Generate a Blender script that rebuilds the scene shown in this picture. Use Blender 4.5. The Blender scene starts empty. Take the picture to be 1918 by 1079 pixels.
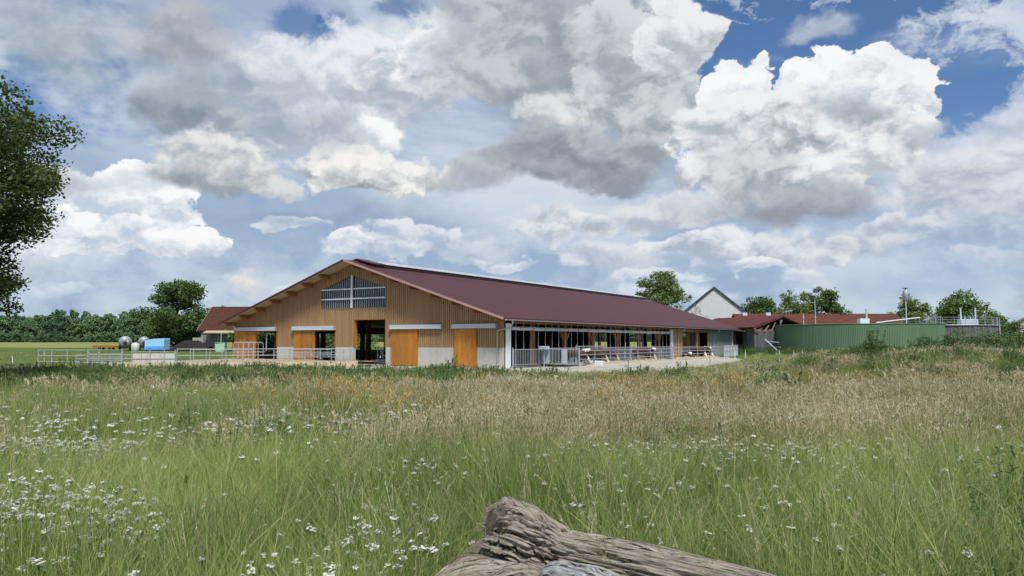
import bpy, math, random
import numpy as np
from mathutils import Vector, Matrix

random.seed(7)
RNG = np.random.default_rng(7)
SC = bpy.context.scene
COL = SC.collection

# ------------------------------------------------------------------ camera
cam_data = bpy.data.cameras.new("camera")
cam_data.sensor_width = 36.0
cam_data.lens = 27.05
cam_data.clip_start = 0.05
cam_data.clip_end = 4000
cam = bpy.data.objects.new("camera", cam_data)
cam.location = (0, 0, 2.0)
cam.rotation_euler = (math.radians(90 + 4.03), 0, 0)
COL.objects.link(cam)
SC.camera = cam

# ------------------------------------------------------------------ exposure, sun
EXPOSURE = 1.6
GAIN = 2 ** EXPOSURE
SC.view_settings.view_transform = 'Standard'
SC.view_settings.look = 'None'
SC.view_settings.gamma = 1
SC.view_settings.use_curve_mapping = False
SC.view_settings.exposure = EXPOSURE

SUN_EL = math.radians(56)
SUN_AZ = math.radians(163)          # measured from +Y towards +X: behind the camera, a little to the right
sun_data = bpy.data.lights.new("sun", 'SUN')
sun_data.energy = 1.5
sun_data.angle = math.radians(14)
sun_data.color = (1.0, 0.965, 0.91)
sun = bpy.data.objects.new("sun", sun_data)
sdir = Vector((math.sin(SUN_AZ) * math.cos(SUN_EL), math.cos(SUN_AZ) * math.cos(SUN_EL), math.sin(SUN_EL)))
sun.rotation_euler = sdir.to_track_quat('Z', 'Y').to_euler()
sun.location = sdir * 200
COL.objects.link(sun)


SC.cycles.max_bounces = 5
SC.cycles.diffuse_bounces = 3
SC.cycles.glossy_bounces = 2
SC.cycles.transmission_bounces = 3
SC.cycles.use_adaptive_sampling = True
SC.cycles.adaptive_threshold = 0.02


# ------------------------------------------------------------------ node expressions
def lin(c):
    c = c / 255.0
    return c / 12.92 if c <= 0.04045 else ((c + 0.055) / 1.055) ** 2.4


def rgb(r, g, b, k=1.0):
    return (lin(r) * k, lin(g) * k, lin(b) * k, 1.0)


class X:
    """A node socket (or a number) with arithmetic."""
    nt = None

    def __init__(s, v):
        s.v = v

    @staticmethod
    def put(sock, v):
        if isinstance(v, X):
            v = v.v
        if isinstance(v, (int, float)):
            sock.default_value = v
        elif isinstance(v, tuple):
            sock.default_value = v
        else:
            X.nt.links.new(v, sock)

    @staticmethod
    def math(op, *a, clamp=False):
        n = X.nt.nodes.new('ShaderNodeMath')
        n.operation = op
        n.use_clamp = clamp
        for i, v in enumerate(a):
            X.put(n.inputs[i], v)
        return X(n.outputs[0])

    def __add__(s, o): return X.math('ADD', s, o)
    __radd__ = __add__
    def __sub__(s, o): return X.math('SUBTRACT', s, o)
    def __rsub__(s, o): return X.math('SUBTRACT', o, s)
    def __mul__(s, o): return X.math('MULTIPLY', s, o)
    __rmul__ = __mul__
    def __truediv__(s, o): return X.math('DIVIDE', s, o)


def sstep(v, a, b, lo=0.0, hi=1.0):
    n = X.nt.nodes.new('ShaderNodeMapRange')
    n.interpolation_type = 'SMOOTHSTEP'
    X.put(n.inputs[0], v)
    for i, q in ((1, a), (2, b), (3, lo), (4, hi)):
        X.put(n.inputs[i], q)
    return X(n.outputs[0])


def lstep(v, a, b, lo=0.0, hi=1.0):
    n = X.nt.nodes.new('ShaderNodeMapRange')
    X.put(n.inputs[0], v)
    for i, q in ((1, a), (2, b), (3, lo), (4, hi)):
        X.put(n.inputs[i], q)
    return X(n.outputs[0])


def cmix(fac, a, b, mode='MIX'):
    n = X.nt.nodes.new('ShaderNodeMix')
    n.data_type = 'RGBA'
    n.blend_type = mode
    X.put(n.inputs[0], fac)
    X.put(n.inputs[6], a)
    X.put(n.inputs[7], b)
    return X(n.outputs[2])


def vmath(op, a, b=None, out=0):
    n = X.nt.nodes.new('ShaderNodeVectorMath')
    n.operation = op
    X.put(n.inputs[0], a)
    if b is not None:
        X.put(n.inputs[1], b)
    return X(n.outputs[out])


def noise(vec, scale, detail=3.0, rough=0.55, dist=0.0, color=False):
    n = X.nt.nodes.new('ShaderNodeTexNoise')
    if vec is not None:
        X.put(n.inputs['Vector'], vec)
    X.put(n.inputs['Scale'], scale)
    X.put(n.inputs['Detail'], detail)
    X.put(n.inputs['Roughness'], rough)
    X.put(n.inputs['Distortion'], dist)
    return X(n.outputs['Color' if color else 'Fac'])


def voro(vec, scale, detail=2.0, rough=0.5, smooth=0.6):
    n = X.nt.nodes.new('ShaderNodeTexVoronoi')
    n.feature = 'F1'
    n.normalize = True
    X.put(n.inputs['Vector'], vec)
    X.put(n.inputs['Scale'], scale)
    X.put(n.inputs['Detail'], detail)
    X.put(n.inputs['Roughness'], rough)
    return X(n.outputs['Distance'])


# ------------------------------------------------------------------ sky
world = bpy.data.worlds.new("World")
SC.world = world
world.use_nodes = True
X.nt = world.node_tree
X.nt.nodes.clear()


def cloud_group():
    """One cloud laid over what is behind it: a ragged flat-based heap, pale on top, grey below."""
    g = bpy.data.node_groups.new("cloud", 'ShaderNodeTree')
    for name in ('az', 'el', 'elr', 'bump', 'big', 'relief', 'cx', 'cy', 'ia', 'ib', 'amp', 'soft', 'op', 'flat'):
        g.interface.new_socket(name, in_out='INPUT', socket_type='NodeSocketFloat')
    for name in ('base', 'top', 'under'):
        g.interface.new_socket(name, in_out='INPUT', socket_type='NodeSocketColor')
    g.interface.new_socket('color', in_out='OUTPUT', socket_type='NodeSocketColor')
    X.nt = g
    gi = g.nodes.new('NodeGroupInput')
    go = g.nodes.new('NodeGroupOutput')
    I = {o.name: X(o) for o in gi.outputs if o.name}
    # the tiny term makes the clouds evaluate one after the other, which keeps the shader stack small
    ex = (I['az'] + I['under'] * 1e-6 - I['cx']) * I['ia']
    ey = (I['el'] - I['cy']) * I['ib']
    eyf = X.math('MULTIPLY', X.math('MINIMUM', ey, 0.0), I['flat']) + ey
    r = X.math('SQRT', ex * ex + eyf * eyf)
    f = 1.0 - r + I['bump'] * I['amp'] + (I['big'] - 0.5) * I['amp']
    a = sstep(f, 0.0, I['soft']) * I['op']
    t = ey * 0.40 + 0.5 + I['relief'] * (0.95 * I['amp']) + I['bump'] * (0.35 * I['amp']) - lstep(f, 0.0, 0.9, -0.10, 0.16)
    out = cmix(a, I['under'], cmix(sstep(t, 0.02, 0.92), I['base'], I['top']))
    g.links.new(out.v, go.inputs[0])
    return g


def build_sky():
    nt = X.nt
    out = nt.nodes.new('ShaderNodeOutputWorld')
    bg = nt.nodes.new('ShaderNodeBackground')
    nt.links.new(bg.outputs[0], out.inputs[0])
    sky = nt.nodes.new('ShaderNodeTexSky')
    sky.sky_type = 'NISHITA'
    sky.sun_disc = False
    sky.sun_elevation = SUN_EL
    sky.sun_rotation = SUN_AZ
    sky.air_density = 1.0
    sky.dust_density = 0.6
    sky.ozone_density = 2.5
    STR = 0.05 * 2.22 / GAIN
    clear = cmix(1.0, X(sky.outputs[0]), (STR * 0.62, STR * 0.78, STR * 0.95, 1), 'MULTIPLY')
    tc = nt.nodes.new('ShaderNodeTexCoord')
    d = X(tc.outputs['Generated'])
    sp = nt.nodes.new('ShaderNodeSeparateXYZ')
    nt.links.new(d.v, sp.inputs[0])
    dx, dy, dz = (X(o) for o in sp.outputs)
    az = X.math('ARCTAN2', dx, dy) * 57.29578
    el = X.math('ARCSINE', dz) * 57.29578
    # turbulence shared by every cloud; coordinates are directions, so nothing pinches or seams
    q = vmath('MULTIPLY', d, (1.0, 1.0, 1.35))
    warpc = noise(q, 9.0, 5.0, 0.6, color=True)
    warp = vmath('MULTIPLY', vmath('SUBTRACT', warpc, (0.5, 0.5, 0.5)), (0.10, 0.10, 0.10))
    qb = vmath('ADD', q, warp)
    big = noise(q, 4.2, 6.0, 0.55)
    fine = noise(qb, 17.0, 7.0, 0.62)
    puff = voro(qb, 15.0, 3.0, 0.55, 0.55)
    lightoff = (0.010, -0.004, 0.018)
    puff2 = voro(vmath('ADD', qb, lightoff), 15.0, 3.0, 0.55, 0.55)
    fine2 = noise(vmath('ADD', qb, lightoff), 17.0, 7.0, 0.62)
    relief = (puff2 - puff) * 3.4 + (fine - fine2) * 2.4
    bump = (0.42 - puff) * 1.15 + (fine - 0.5) * 1.5
    # thin high veil with blue gaps, all round the sky
    k = 1.0 / GAIN
    veil = noise(vmath('MULTIPLY', d, (1.0, 1.0, 2.6)), 3.1, 7.0, 0.6, 0.3)
    veilc = cmix(sstep(veil, 0.40, 0.66), rgb(160, 180, 206, k), rgb(216, 224, 233, k))
    cover = sstep(big + (veil - 0.5) * 0.6, 0.26, 0.40)
    for gx, gy, ga, gb, w in GAPS:
        ex = (az - gx) * (1.0 / ga)
        ey = (el - gy) * (1.0 / gb)
        r = X.math('SQRT', ex * ex + ey * ey)
        cover = cover - sstep(r + (fine - 0.5) * 2.2 + (veil - 0.5) * 1.6, 0.45, 1.15, w, 0.0)
    cover = X.math('MAXIMUM', cover, sstep(el, 15.0, 8.0, 0.0, 0.95))
    cover = X.math('ADD', cover, 0.0, clamp=True)
    horizon = cmix(sstep(veil + (fine - 0.5) * 0.5, 0.38, 0.62), rgb(156, 178, 206, k), rgb(200, 212, 224, k))
    veilc = cmix(sstep(el, 12.0, 4.0), veilc, horizon)
    col = cmix(cover * 0.93, clear, veilc)
    w1 = noise(q, 5.5, 2.0, 0.5, color=True)
    w2 = noise(q, 21.0, 3.0, 0.6, color=True)
    wa = nt.nodes.new('ShaderNodeSeparateXYZ')
    wb = nt.nodes.new('ShaderNodeSeparateXYZ')
    nt.links.new(w1.v, wa.inputs[0])
    nt.links.new(w2.v, wb.inputs[0])
    waz = az + (X(wa.outputs[0]) - 0.5) * 9.0 + (X(wb.outputs[0]) - 0.5) * 3.6
    wel = el + (X(wa.outputs[1]) - 0.5) * 4.5 + (X(wb.outputs[1]) - 0.5) * 2.6
    grp = cloud_group()
    X.nt = nt
    for cx, cy, ca, cb, base, top, amp, soft, op, flat in CLOUDS:
        g = nt.nodes.new('ShaderNodeGroup')
        g.node_tree = grp
        for name, val in (('az', waz), ('el', wel), ('elr', el), ('bump', bump), ('big', big), ('relief', relief), ('under', col)):
            nt.links.new(val.v, g.inputs[name])
        for name, val in (('cx', cx), ('cy', cy), ('ia', 1 / ca), ('ib', 1 / cb), ('amp', amp), ('soft', soft), ('op', op),
                          ('flat', flat - 1), ('base', base), ('top', top)):
            g.inputs[name].default_value = val
        col = X(g.outputs[0])
    below = sstep(el, 0.0, -1.5)
    col = cmix(below, col, rgb(96, 104, 84, k))
    nt.links.new(col.v, bg.inputs['Color'])
    bg.inputs['Strength'].default_value = 1.0


KS = 1.0 / GAIN
# azimuth, elevation, half width, half height (degrees), depth of the clear gap
GAPS = [
    (21.7, 19.8, 12.2, 5.1, 2.00),
    (30.8, 16.1, 4.5, 2.4, 1.50),
    (15.6, 21.7, 4.2, 3.1, 1.00),
    (-15.3, 22.0, 2.8, 1.3, 0.75),
    (-12.8, 22.5, 1.6, 0.9, 0.60),
    (-8.7, 23.8, 2.1, 0.8, 0.75),
    (-29.0, 18.4, 0.9, 2.0, 0.35),
]
# azimuth, elevation, half width, half height (degrees), base and top radiance, raggedness, edge softness, opacity, flatness of the base
CLOUDS = [
    (-12.6, 8.8, 13.5, 2.0, rgb(142, 160, 188, KS), rgb(170, 184, 204, KS), 0.42, 1.00, 0.75, 1.0),
    (-26.9, 3.6, 10.4, 1.4, rgb(172, 192, 216, KS), rgb(196, 210, 226, KS), 0.42, 1.00, 0.60, 1.0),
    (29.2, 4.2, 8.2, 1.7, rgb(150, 176, 212, KS), rgb(184, 202, 226, KS), 0.42, 1.12, 0.70, 1.0),
    (1.6, 3.2, 22.6, 1.2, rgb(150, 174, 206, KS), rgb(186, 202, 222, KS), 0.42, 1.12, 0.50, 1.0),
    (-10.6, 6.6, 4.4, 1.2, rgb(178, 194, 212, KS), rgb(228, 232, 238, KS), 0.54, 0.31, 0.90, 1.5),
    (-4.2, 6.8, 4.4, 1.4, rgb(170, 186, 206, KS), rgb(214, 220, 228, KS), 0.54, 0.50, 0.80, 1.5),
    (2.4, 8.3, 4.4, 1.7, rgb(168, 180, 196, KS), rgb(228, 230, 234, KS), 0.60, 0.38, 0.90, 1.5),
    (8.0, 6.1, 5.9, 1.7, rgb(172, 186, 204, KS), rgb(222, 226, 232, KS), 0.60, 0.44, 0.90, 1.5),
    (10.8, 9.6, 4.3, 1.9, rgb(176, 186, 198, KS), rgb(226, 229, 233, KS), 0.60, 0.38, 0.90, 1.5),
    (17.5, 6.5, 5.8, 2.3, rgb(172, 184, 200, KS), rgb(228, 231, 235, KS), 0.60, 0.38, 0.90, 1.5),
    (20.3, 4.5, 2.8, 0.9, rgb(190, 204, 220, KS), rgb(226, 230, 236, KS), 0.60, 0.44, 0.85, 1.5),
    (25.4, 6.7, 4.9, 1.3, rgb(168, 180, 196, KS), rgb(220, 225, 231, KS), 0.54, 0.50, 0.85, 1.5),
    (31.6, 7.1, 3.8, 1.4, rgb(160, 178, 202, KS), rgb(204, 214, 226, KS), 0.54, 0.62, 0.80, 1.4),
    (12.2, 3.1, 4.9, 1.0, rgb(190, 206, 224, KS), rgb(226, 232, 240, KS), 0.54, 0.62, 0.60, 1.5),
    (-15.6, 8.1, 2.2, 0.8, rgb(176, 190, 206, KS), rgb(222, 228, 234, KS), 0.66, 0.31, 0.85, 1.6),
    (-7.9, 7.7, 2.7, 0.9, rgb(180, 194, 210, KS), rgb(232, 236, 240, KS), 0.69, 0.25, 0.90, 1.6),
    (-12.6, 6.9, 1.7, 0.7, rgb(190, 202, 216, KS), rgb(240, 243, 246, KS), 0.69, 0.14, 0.90, 1.6),
    (-1.2, 6.0, 2.4, 0.6, rgb(184, 198, 214, KS), rgb(226, 231, 237, KS), 0.66, 0.38, 0.80, 1.5),
    (5.6, 8.7, 2.8, 1.0, rgb(170, 181, 194, KS), rgb(232, 234, 236, KS), 0.69, 0.25, 0.90, 1.6),
    (2.0, 7.4, 2.4, 0.8, rgb(178, 190, 204, KS), rgb(226, 230, 234, KS), 0.66, 0.31, 0.85, 1.5),
    (13.4, 7.4, 3.4, 1.0, rgb(172, 184, 198, KS), rgb(234, 237, 240, KS), 0.69, 0.25, 0.90, 1.6),
    (16.4, 5.4, 2.6, 0.8, rgb(182, 196, 212, KS), rgb(236, 239, 243, KS), 0.69, 0.25, 0.90, 1.6),
    (11.1, 4.7, 2.7, 0.7, rgb(186, 200, 216, KS), rgb(226, 232, 238, KS), 0.66, 0.38, 0.80, 1.5),
    (22.8, 6.3, 2.0, 0.9, rgb(176, 188, 203, KS), rgb(226, 230, 235, KS), 0.66, 0.31, 0.85, 1.5),
    (27.4, 7.8, 2.8, 1.0, rgb(172, 184, 198, KS), rgb(228, 231, 235, KS), 0.66, 0.31, 0.85, 1.5),
    (32.2, 5.4, 2.3, 0.7, rgb(178, 192, 210, KS), rgb(216, 223, 232, KS), 0.60, 0.50, 0.75, 1.4),
    (-30.3, 3.3, 2.4, 0.5, rgb(190, 204, 220, KS), rgb(224, 230, 237, KS), 0.60, 0.50, 0.70, 1.4),
    (-23.6, 3.5, 2.3, 0.5, rgb(190, 204, 220, KS), rgb(226, 232, 238, KS), 0.60, 0.50, 0.70, 1.4),
    (-15.5, 3.9, 2.2, 0.5, rgb(188, 202, 218, KS), rgb(222, 228, 235, KS), 0.60, 0.50, 0.70, 1.4),
    (-18.8, 4.9, 1.8, 0.8, rgb(188, 198, 212, KS), rgb(246, 236, 218, KS), 0.48, 0.88, 0.75, 1.2),
    (-32.1, 4.7, 3.4, 1.7, rgb(176, 190, 208, KS), rgb(224, 230, 236, KS), 0.48, 0.62, 0.80, 1.4),
    (-27.5, 8.7, 4.7, 3.0, rgb(192, 205, 219, KS), rgb(252, 252, 254, KS), 0.72, 0.10, 1.00, 1.7),
    (-29.5, 6.8, 5.0, 2.1, rgb(186, 200, 216, KS), rgb(248, 249, 251, KS), 0.72, 0.12, 1.00, 1.7),
    (-23.0, 6.3, 3.1, 1.5, rgb(190, 202, 216, KS), rgb(250, 250, 251, KS), 0.72, 0.11, 1.00, 1.6),
    (-27.0, 10.5, 1.9, 1.4, rgb(206, 214, 224, KS), rgb(244, 246, 248, KS), 0.72, 0.25, 0.95, 1.5),
    (-31.4, 10.0, 4.4, 1.7, rgb(176, 186, 198, KS), rgb(214, 220, 226, KS), 0.54, 0.62, 0.85, 1.3),
    (-20.2, 16.3, 11.7, 5.3, rgb(156, 167, 181, KS), rgb(200, 207, 215, KS), 0.48, 0.62, 0.85, 1.2),
    (-21.8, 11.3, 6.4, 1.9, rgb(146, 156, 166, KS), rgb(206, 210, 212, KS), 0.54, 0.50, 0.95, 1.5),
    (-22.0, 12.8, 5.4, 1.5, rgb(172, 178, 185, KS), rgb(238, 237, 234, KS), 0.66, 0.38, 0.90, 1.6),
    (-17.1, 11.2, 2.6, 1.5, rgb(168, 175, 182, KS), rgb(226, 226, 225, KS), 0.66, 0.38, 0.85, 1.6),
    (-10.7, 12.1, 4.8, 2.4, rgb(152, 160, 168, KS), rgb(236, 236, 235, KS), 0.69, 0.25, 1.00, 1.8),
    (-7.8, 12.4, 2.6, 1.8, rgb(176, 182, 188, KS), rgb(246, 245, 243, KS), 0.72, 0.25, 0.95, 1.6),
    (-12.6, 11.6, 2.1, 1.5, rgb(186, 190, 194, KS), rgb(246, 244, 241, KS), 0.72, 0.31, 0.90, 1.6),
    (-9.6, 19.3, 7.5, 4.4, rgb(172, 182, 194, KS), rgb(236, 238, 243, KS), 0.66, 0.38, 0.95, 1.2),
    (-15.8, 18.5, 4.5, 3.2, rgb(190, 198, 208, KS), rgb(232, 236, 241, KS), 0.60, 0.56, 0.85, 1.2),
    (-9.7, 15.3, 2.7, 1.7, rgb(204, 210, 217, KS), rgb(252, 252, 252, KS), 0.72, 0.31, 0.90, 1.5),
    (-5.6, 20.5, 2.8, 2.5, rgb(206, 213, 221, KS), rgb(250, 251, 252, KS), 0.72, 0.25, 0.90, 1.3),
    (-13.5, 15.0, 3.4, 2.2, rgb(172, 180, 191, KS), rgb(206, 212, 220, KS), 0.54, 0.62, 0.80, 1.2),
    (-24.8, 20.5, 5.0, 3.6, rgb(150, 159, 168, KS), rgb(186, 192, 198, KS), 0.48, 0.62, 0.90, 1.1),
    (-24.7, 15.6, 4.4, 2.3, rgb(134, 147, 159, KS), rgb(166, 177, 187, KS), 0.54, 0.38, 0.97, 1.3),
    (-20.5, 14.5, 2.1, 1.1, rgb(150, 160, 170, KS), rgb(190, 197, 204, KS), 0.54, 0.62, 0.80, 1.3),
    (-32.6, 19.2, 5.8, 4.7, rgb(160, 171, 182, KS), rgb(200, 207, 214, KS), 0.42, 0.75, 0.90, 1.1),
    (4.1, 20.9, 10.4, 6.9, rgb(148, 156, 165, KS), rgb(184, 190, 197, KS), 0.48, 0.44, 0.97, 1.1),
    (-2.4, 22.4, 5.3, 3.9, rgb(160, 168, 177, KS), rgb(196, 202, 208, KS), 0.48, 0.62, 0.80, 1.1),
    (9.3, 18.9, 4.7, 5.5, rgb(156, 164, 172, KS), rgb(214, 219, 223, KS), 0.60, 0.14, 0.97, 1.1),
    (0.0, 22.1, 3.7, 2.2, rgb(156, 164, 172, KS), rgb(200, 205, 210, KS), 0.69, 0.38, 0.80, 1.5),
    (-3.2, 19.1, 3.6, 2.2, rgb(160, 168, 176, KS), rgb(206, 210, 214, KS), 0.69, 0.38, 0.80, 1.5),
    (6.9, 21.2, 3.6, 2.2, rgb(160, 168, 175, KS), rgb(208, 212, 216, KS), 0.69, 0.38, 0.80, 1.5),
    (1.7, 14.2, 4.4, 1.8, rgb(138, 147, 156, KS), rgb(186, 192, 198, KS), 0.66, 0.38, 0.85, 1.6),
    (9.3, 16.3, 2.8, 2.6, rgb(152, 160, 168, KS), rgb(212, 216, 219, KS), 0.69, 0.31, 0.85, 1.5),
    (6.5, 11.8, 4.4, 1.6, rgb(132, 141, 150, KS), rgb(166, 174, 181, KS), 0.60, 0.44, 0.85, 1.5),
    (12.1, 21.6, 2.7, 2.8, rgb(180, 188, 195, KS), rgb(238, 240, 243, KS), 0.69, 0.12, 0.97, 1.2),
    (3.7, 13.1, 7.8, 2.9, rgb(136, 145, 154, KS), rgb(172, 180, 187, KS), 0.54, 0.38, 0.97, 1.5),
    (8.5, 14.5, 3.6, 2.3, rgb(150, 158, 166, KS), rgb(200, 205, 209, KS), 0.60, 0.44, 0.85, 1.3),
    (2.9, 17.1, 3.6, 1.7, rgb(176, 183, 189, KS), rgb(232, 233, 233, KS), 0.69, 0.50, 0.85, 1.5),
    (-3.6, 12.3, 3.2, 1.9, rgb(158, 167, 176, KS), rgb(196, 202, 208, KS), 0.54, 0.62, 0.80, 1.4),
    (17.1, 16.6, 3.0, 3.5, rgb(190, 199, 210, KS), rgb(248, 249, 251, KS), 0.66, 0.06, 1.00, 1.2),
    (23.4, 16.3, 3.1, 3.7, rgb(190, 199, 210, KS), rgb(248, 249, 251, KS), 0.66, 0.06, 1.00, 1.2),
    (26.1, 16.0, 2.2, 2.5, rgb(186, 196, 207, KS), rgb(246, 247, 250, KS), 0.66, 0.07, 1.00, 1.3),
    (20.1, 13.0, 8.7, 3.8, rgb(160, 168, 178, KS), rgb(240, 241, 243, KS), 0.69, 0.11, 1.00, 1.5),
    (14.7, 14.5, 3.0, 3.0, rgb(178, 186, 194, KS), rgb(236, 238, 240, KS), 0.66, 0.31, 0.90, 1.3),
    (16.9, 11.8, 4.8, 2.1, rgb(156, 164, 173, KS), rgb(218, 221, 223, KS), 0.66, 0.44, 0.95, 1.5),
    (23.5, 15.4, 2.2, 1.5, rgb(164, 171, 182, KS), rgb(190, 196, 205, KS), 0.60, 0.50, 0.90, 1.2),
    (27.3, 13.2, 2.6, 1.4, rgb(172, 179, 189, KS), rgb(200, 206, 214, KS), 0.54, 0.62, 0.85, 1.2),
    (24.6, 11.9, 4.0, 1.7, rgb(190, 196, 203, KS), rgb(244, 245, 246, KS), 0.72, 0.44, 0.85, 1.5),
    (20.4, 10.0, 9.1, 1.5, rgb(146, 154, 163, KS), rgb(184, 190, 197, KS), 0.48, 0.62, 0.95, 1.3),
    (31.8, 10.2, 4.4, 3.2, rgb(172, 182, 196, KS), rgb(224, 228, 234, KS), 0.60, 0.50, 0.95, 1.4),
    (33.0, 13.6, 3.1, 1.9, rgb(184, 194, 208, KS), rgb(218, 224, 232, KS), 0.54, 0.75, 0.85, 1.2),
    (23.2, 21.4, 3.3, 1.1, rgb(176, 186, 202, KS), rgb(206, 212, 222, KS), 0.66, 0.88, 0.85, 1.2),
    (30.9, 19.2, 5.7, 1.9, rgb(168, 186, 212, KS), rgb(208, 216, 228, KS), 0.78, 1.25, 0.45, 1.0),
    (17.8, 19.5, 3.7, 0.7, rgb(170, 190, 220, KS), rgb(200, 212, 230, KS), 0.78, 1.25, 0.30, 1.0),
]
build_sky()
world.cycles.sampling_method = 'MANUAL'
world.cycles.sample_map_resolution = 512


# ------------------------------------------------------------------ materials
MATS = {}


def mat(name, color, rough=0.7, metal=0.0, vary=0.0, vscale=6.0, stretch=(1, 1, 1), stain=None, stain_scale=1.2, stain_amt=0.6,
        bump=0.0, bump_scale=40.0, objvar=0.0, spec=0.4, trans=0.0, world=False, stain_lo=0.52):
    """Principled surface whose colour carries grain, stains and a per-object shift."""
    m = bpy.data.materials.new(name)
    m.use_nodes = True
    nt = m.node_tree
    X.nt = nt
    b = nt.nodes['Principled BSDF']
    out = nt.nodes['Material Output']
    b.inputs['Roughness'].default_value = rough
    b.inputs['Metallic'].default_value = metal
    b.inputs['Specular IOR Level'].default_value = spec
    if world:
        g = nt.nodes.new('ShaderNodeNewGeometry')
        p = X(g.outputs['Position'])
    else:
        tc = nt.nodes.new('ShaderNodeTexCoord')
        p = X(tc.outputs['Object'])
    col = (color[0], color[1], color[2], 1.0)
    c = col
    if vary:
        n = noise(vmath('MULTIPLY', p, stretch), vscale, 5.0, 0.65)
        c = cmix(sstep(n, 0.25, 0.75), tuple(v * (1 - vary) for v in color[:3]) + (1,), tuple(min(1, v * (1 + vary)) for v in color[:3]) + (1,))
    if stain is not None:
        n = noise(vmath('MULTIPLY', p, stretch), stain_scale, 6.0, 0.62)
        c = cmix(sstep(n, stain_lo, stain_lo + 0.22, 0.0, stain_amt), c, (stain[0], stain[1], stain[2], 1))
    if objvar:
        oi = nt.nodes.new('ShaderNodeObjectInfo')
        r = X(oi.outputs['Random'])
        f = lstep(r, 0, 1, 1 - objvar, 1 + objvar)
        h = nt.nodes.new('ShaderNodeHueSaturation')
        X.put(h.inputs['Value'], f)
        X.put(h.inputs['Hue'], lstep(X.math('FRACT', r * 7.31), 0, 1, 0.5 - objvar * 0.04, 0.5 + objvar * 0.04))
        X.put(h.inputs['Color'], c)
        c = X(h.outputs[0])
    X.put(b.inputs['Base Color'], c)
    if bump:
        bn = nt.nodes.new('ShaderNodeBump')
        bn.inputs['Strength'].default_value = bump
        bn.inputs['Distance'].default_value = 0.02
        X.put(bn.inputs['Height'], noise(vmath('MULTIPLY', p, stretch), bump_scale, 4.0, 0.6))
        nt.links.new(bn.outputs[0], b.inputs['Normal'])
    if trans:
        t = nt.nodes.new('ShaderNodeBsdfTranslucent')
        X.put(t.inputs[0], c)
        mx = nt.nodes.new('ShaderNodeMixShader')
        mx.inputs[0].default_value = trans
        nt.links.new(b.outputs[0], mx.inputs[1])
        nt.links.new(t.outputs[0], mx.inputs[2])
        nt.links.new(mx.outputs[0], out.inputs[0])
    MATS[name] = m
    return m


def leaf_mat(name, dark, light, patch=0.25, trans=0.3, spots=None, leafy=0.7):
    """Foliage: colour drifts over metres (clumps of lighter and darker leaf) and from leaf to leaf."""
    m = bpy.data.materials.new(name)
    m.use_nodes = True
    nt = m.node_tree
    X.nt = nt
    b = nt.nodes['Principled BSDF']
    out = nt.nodes['Material Output']
    b.inputs['Roughness'].default_value = 0.55
    b.inputs['Specular IOR Level'].default_value = 0.25
    g = nt.nodes.new('ShaderNodeNewGeometry')
    p = X(g.outputs['Position'])
    n = noise(p, patch, 3.0, 0.6)
    isl = X(g.outputs['Random Per Island'])
    f = (n - 0.5) * 2.3 + (isl - 0.5) * leafy + 0.5
    oi = nt.nodes.new('ShaderNodeObjectInfo')
    f = f + (X(oi.outputs['Random']) - 0.5) * 0.5
    c = cmix(X.math('ADD', f, 0.0, clamp=True), tuple(dark) + (1,), tuple(light) + (1,))
    if spots:
        c = cmix(sstep(isl, 1 - spots[3], 1 - spots[3] + 0.02), c, tuple(spots[:3]) + (1,))
    X.put(b.inputs['Base Color'], c)
    t = nt.nodes.new('ShaderNodeBsdfTranslucent')
    X.put(t.inputs[0], cmix(1.0, c, (1.1, 1.15, 0.7, 1), 'MULTIPLY'))
    mx = nt.nodes.new('ShaderNodeMixShader')
    mx.inputs[0].default_value = trans
    nt.links.new(b.outputs[0], mx.inputs[1])
    nt.links.new(t.outputs[0], mx.inputs[2])
    nt.links.new(mx.outputs[0], out.inputs[0])
    MATS[name] = m
    return m


M_CLAD = mat('larch_cladding', (0.33, 0.205, 0.105), 0.75, vary=0.18, vscale=3.0, stretch=(9, 9, 0.6), objvar=0.10, bump=0.25, bump_scale=18)
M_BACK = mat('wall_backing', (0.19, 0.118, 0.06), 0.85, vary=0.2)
M_DOOR = mat('yellow_spruce', (0.40, 0.165, 0.022), 0.6, vary=0.28, vscale=2.2, stretch=(5, 5, 0.7), stain=(0.24, 0.085, 0.010), stain_scale=1.1, stain_amt=0.55, objvar=0.17, bump=0.15, bump_scale=20)
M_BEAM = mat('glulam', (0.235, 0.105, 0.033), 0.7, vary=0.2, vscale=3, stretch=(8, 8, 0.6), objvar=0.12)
M_SOFFIT = mat('soffit_board', (0.42, 0.33, 0.23), 0.8, vary=0.12, vscale=4, stretch=(1, 8, 1))
M_CONC = mat('concrete', (0.47, 0.46, 0.43), 0.85, vary=0.08, vscale=1.4, stain=(0.30, 0.295, 0.28), stain_scale=0.9, stain_amt=0.6, stretch=(1.6, 1.6, 0.5), bump=0.2, objvar=0.03)
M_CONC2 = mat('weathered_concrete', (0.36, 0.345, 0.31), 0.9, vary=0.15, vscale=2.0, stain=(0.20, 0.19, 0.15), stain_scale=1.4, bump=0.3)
M_ROOF = mat('oxide_red_sheet', (0.061, 0.0150, 0.0185), 0.55, vary=0.11, vscale=1.0, stretch=(0.12, 1.1, 0.12), spec=0.22, stain=(0.052, 0.0160, 0.0195), stain_scale=0.5, stain_amt=0.4)
M_TRIM = mat('red_trim', (0.060, 0.015, 0.014), 0.4, spec=0.5)
M_VERGE = mat('verge_sheen_paint', (0.42, 0.25, 0.23), 0.4, spec=0.5)  # red-brown trim with its reflected light put into a pale colour
M_GALV = mat('galvanised_steel', (0.36, 0.39, 0.43), 0.5, metal=0.3, vary=0.10, vscale=9, spec=0.5)
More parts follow.
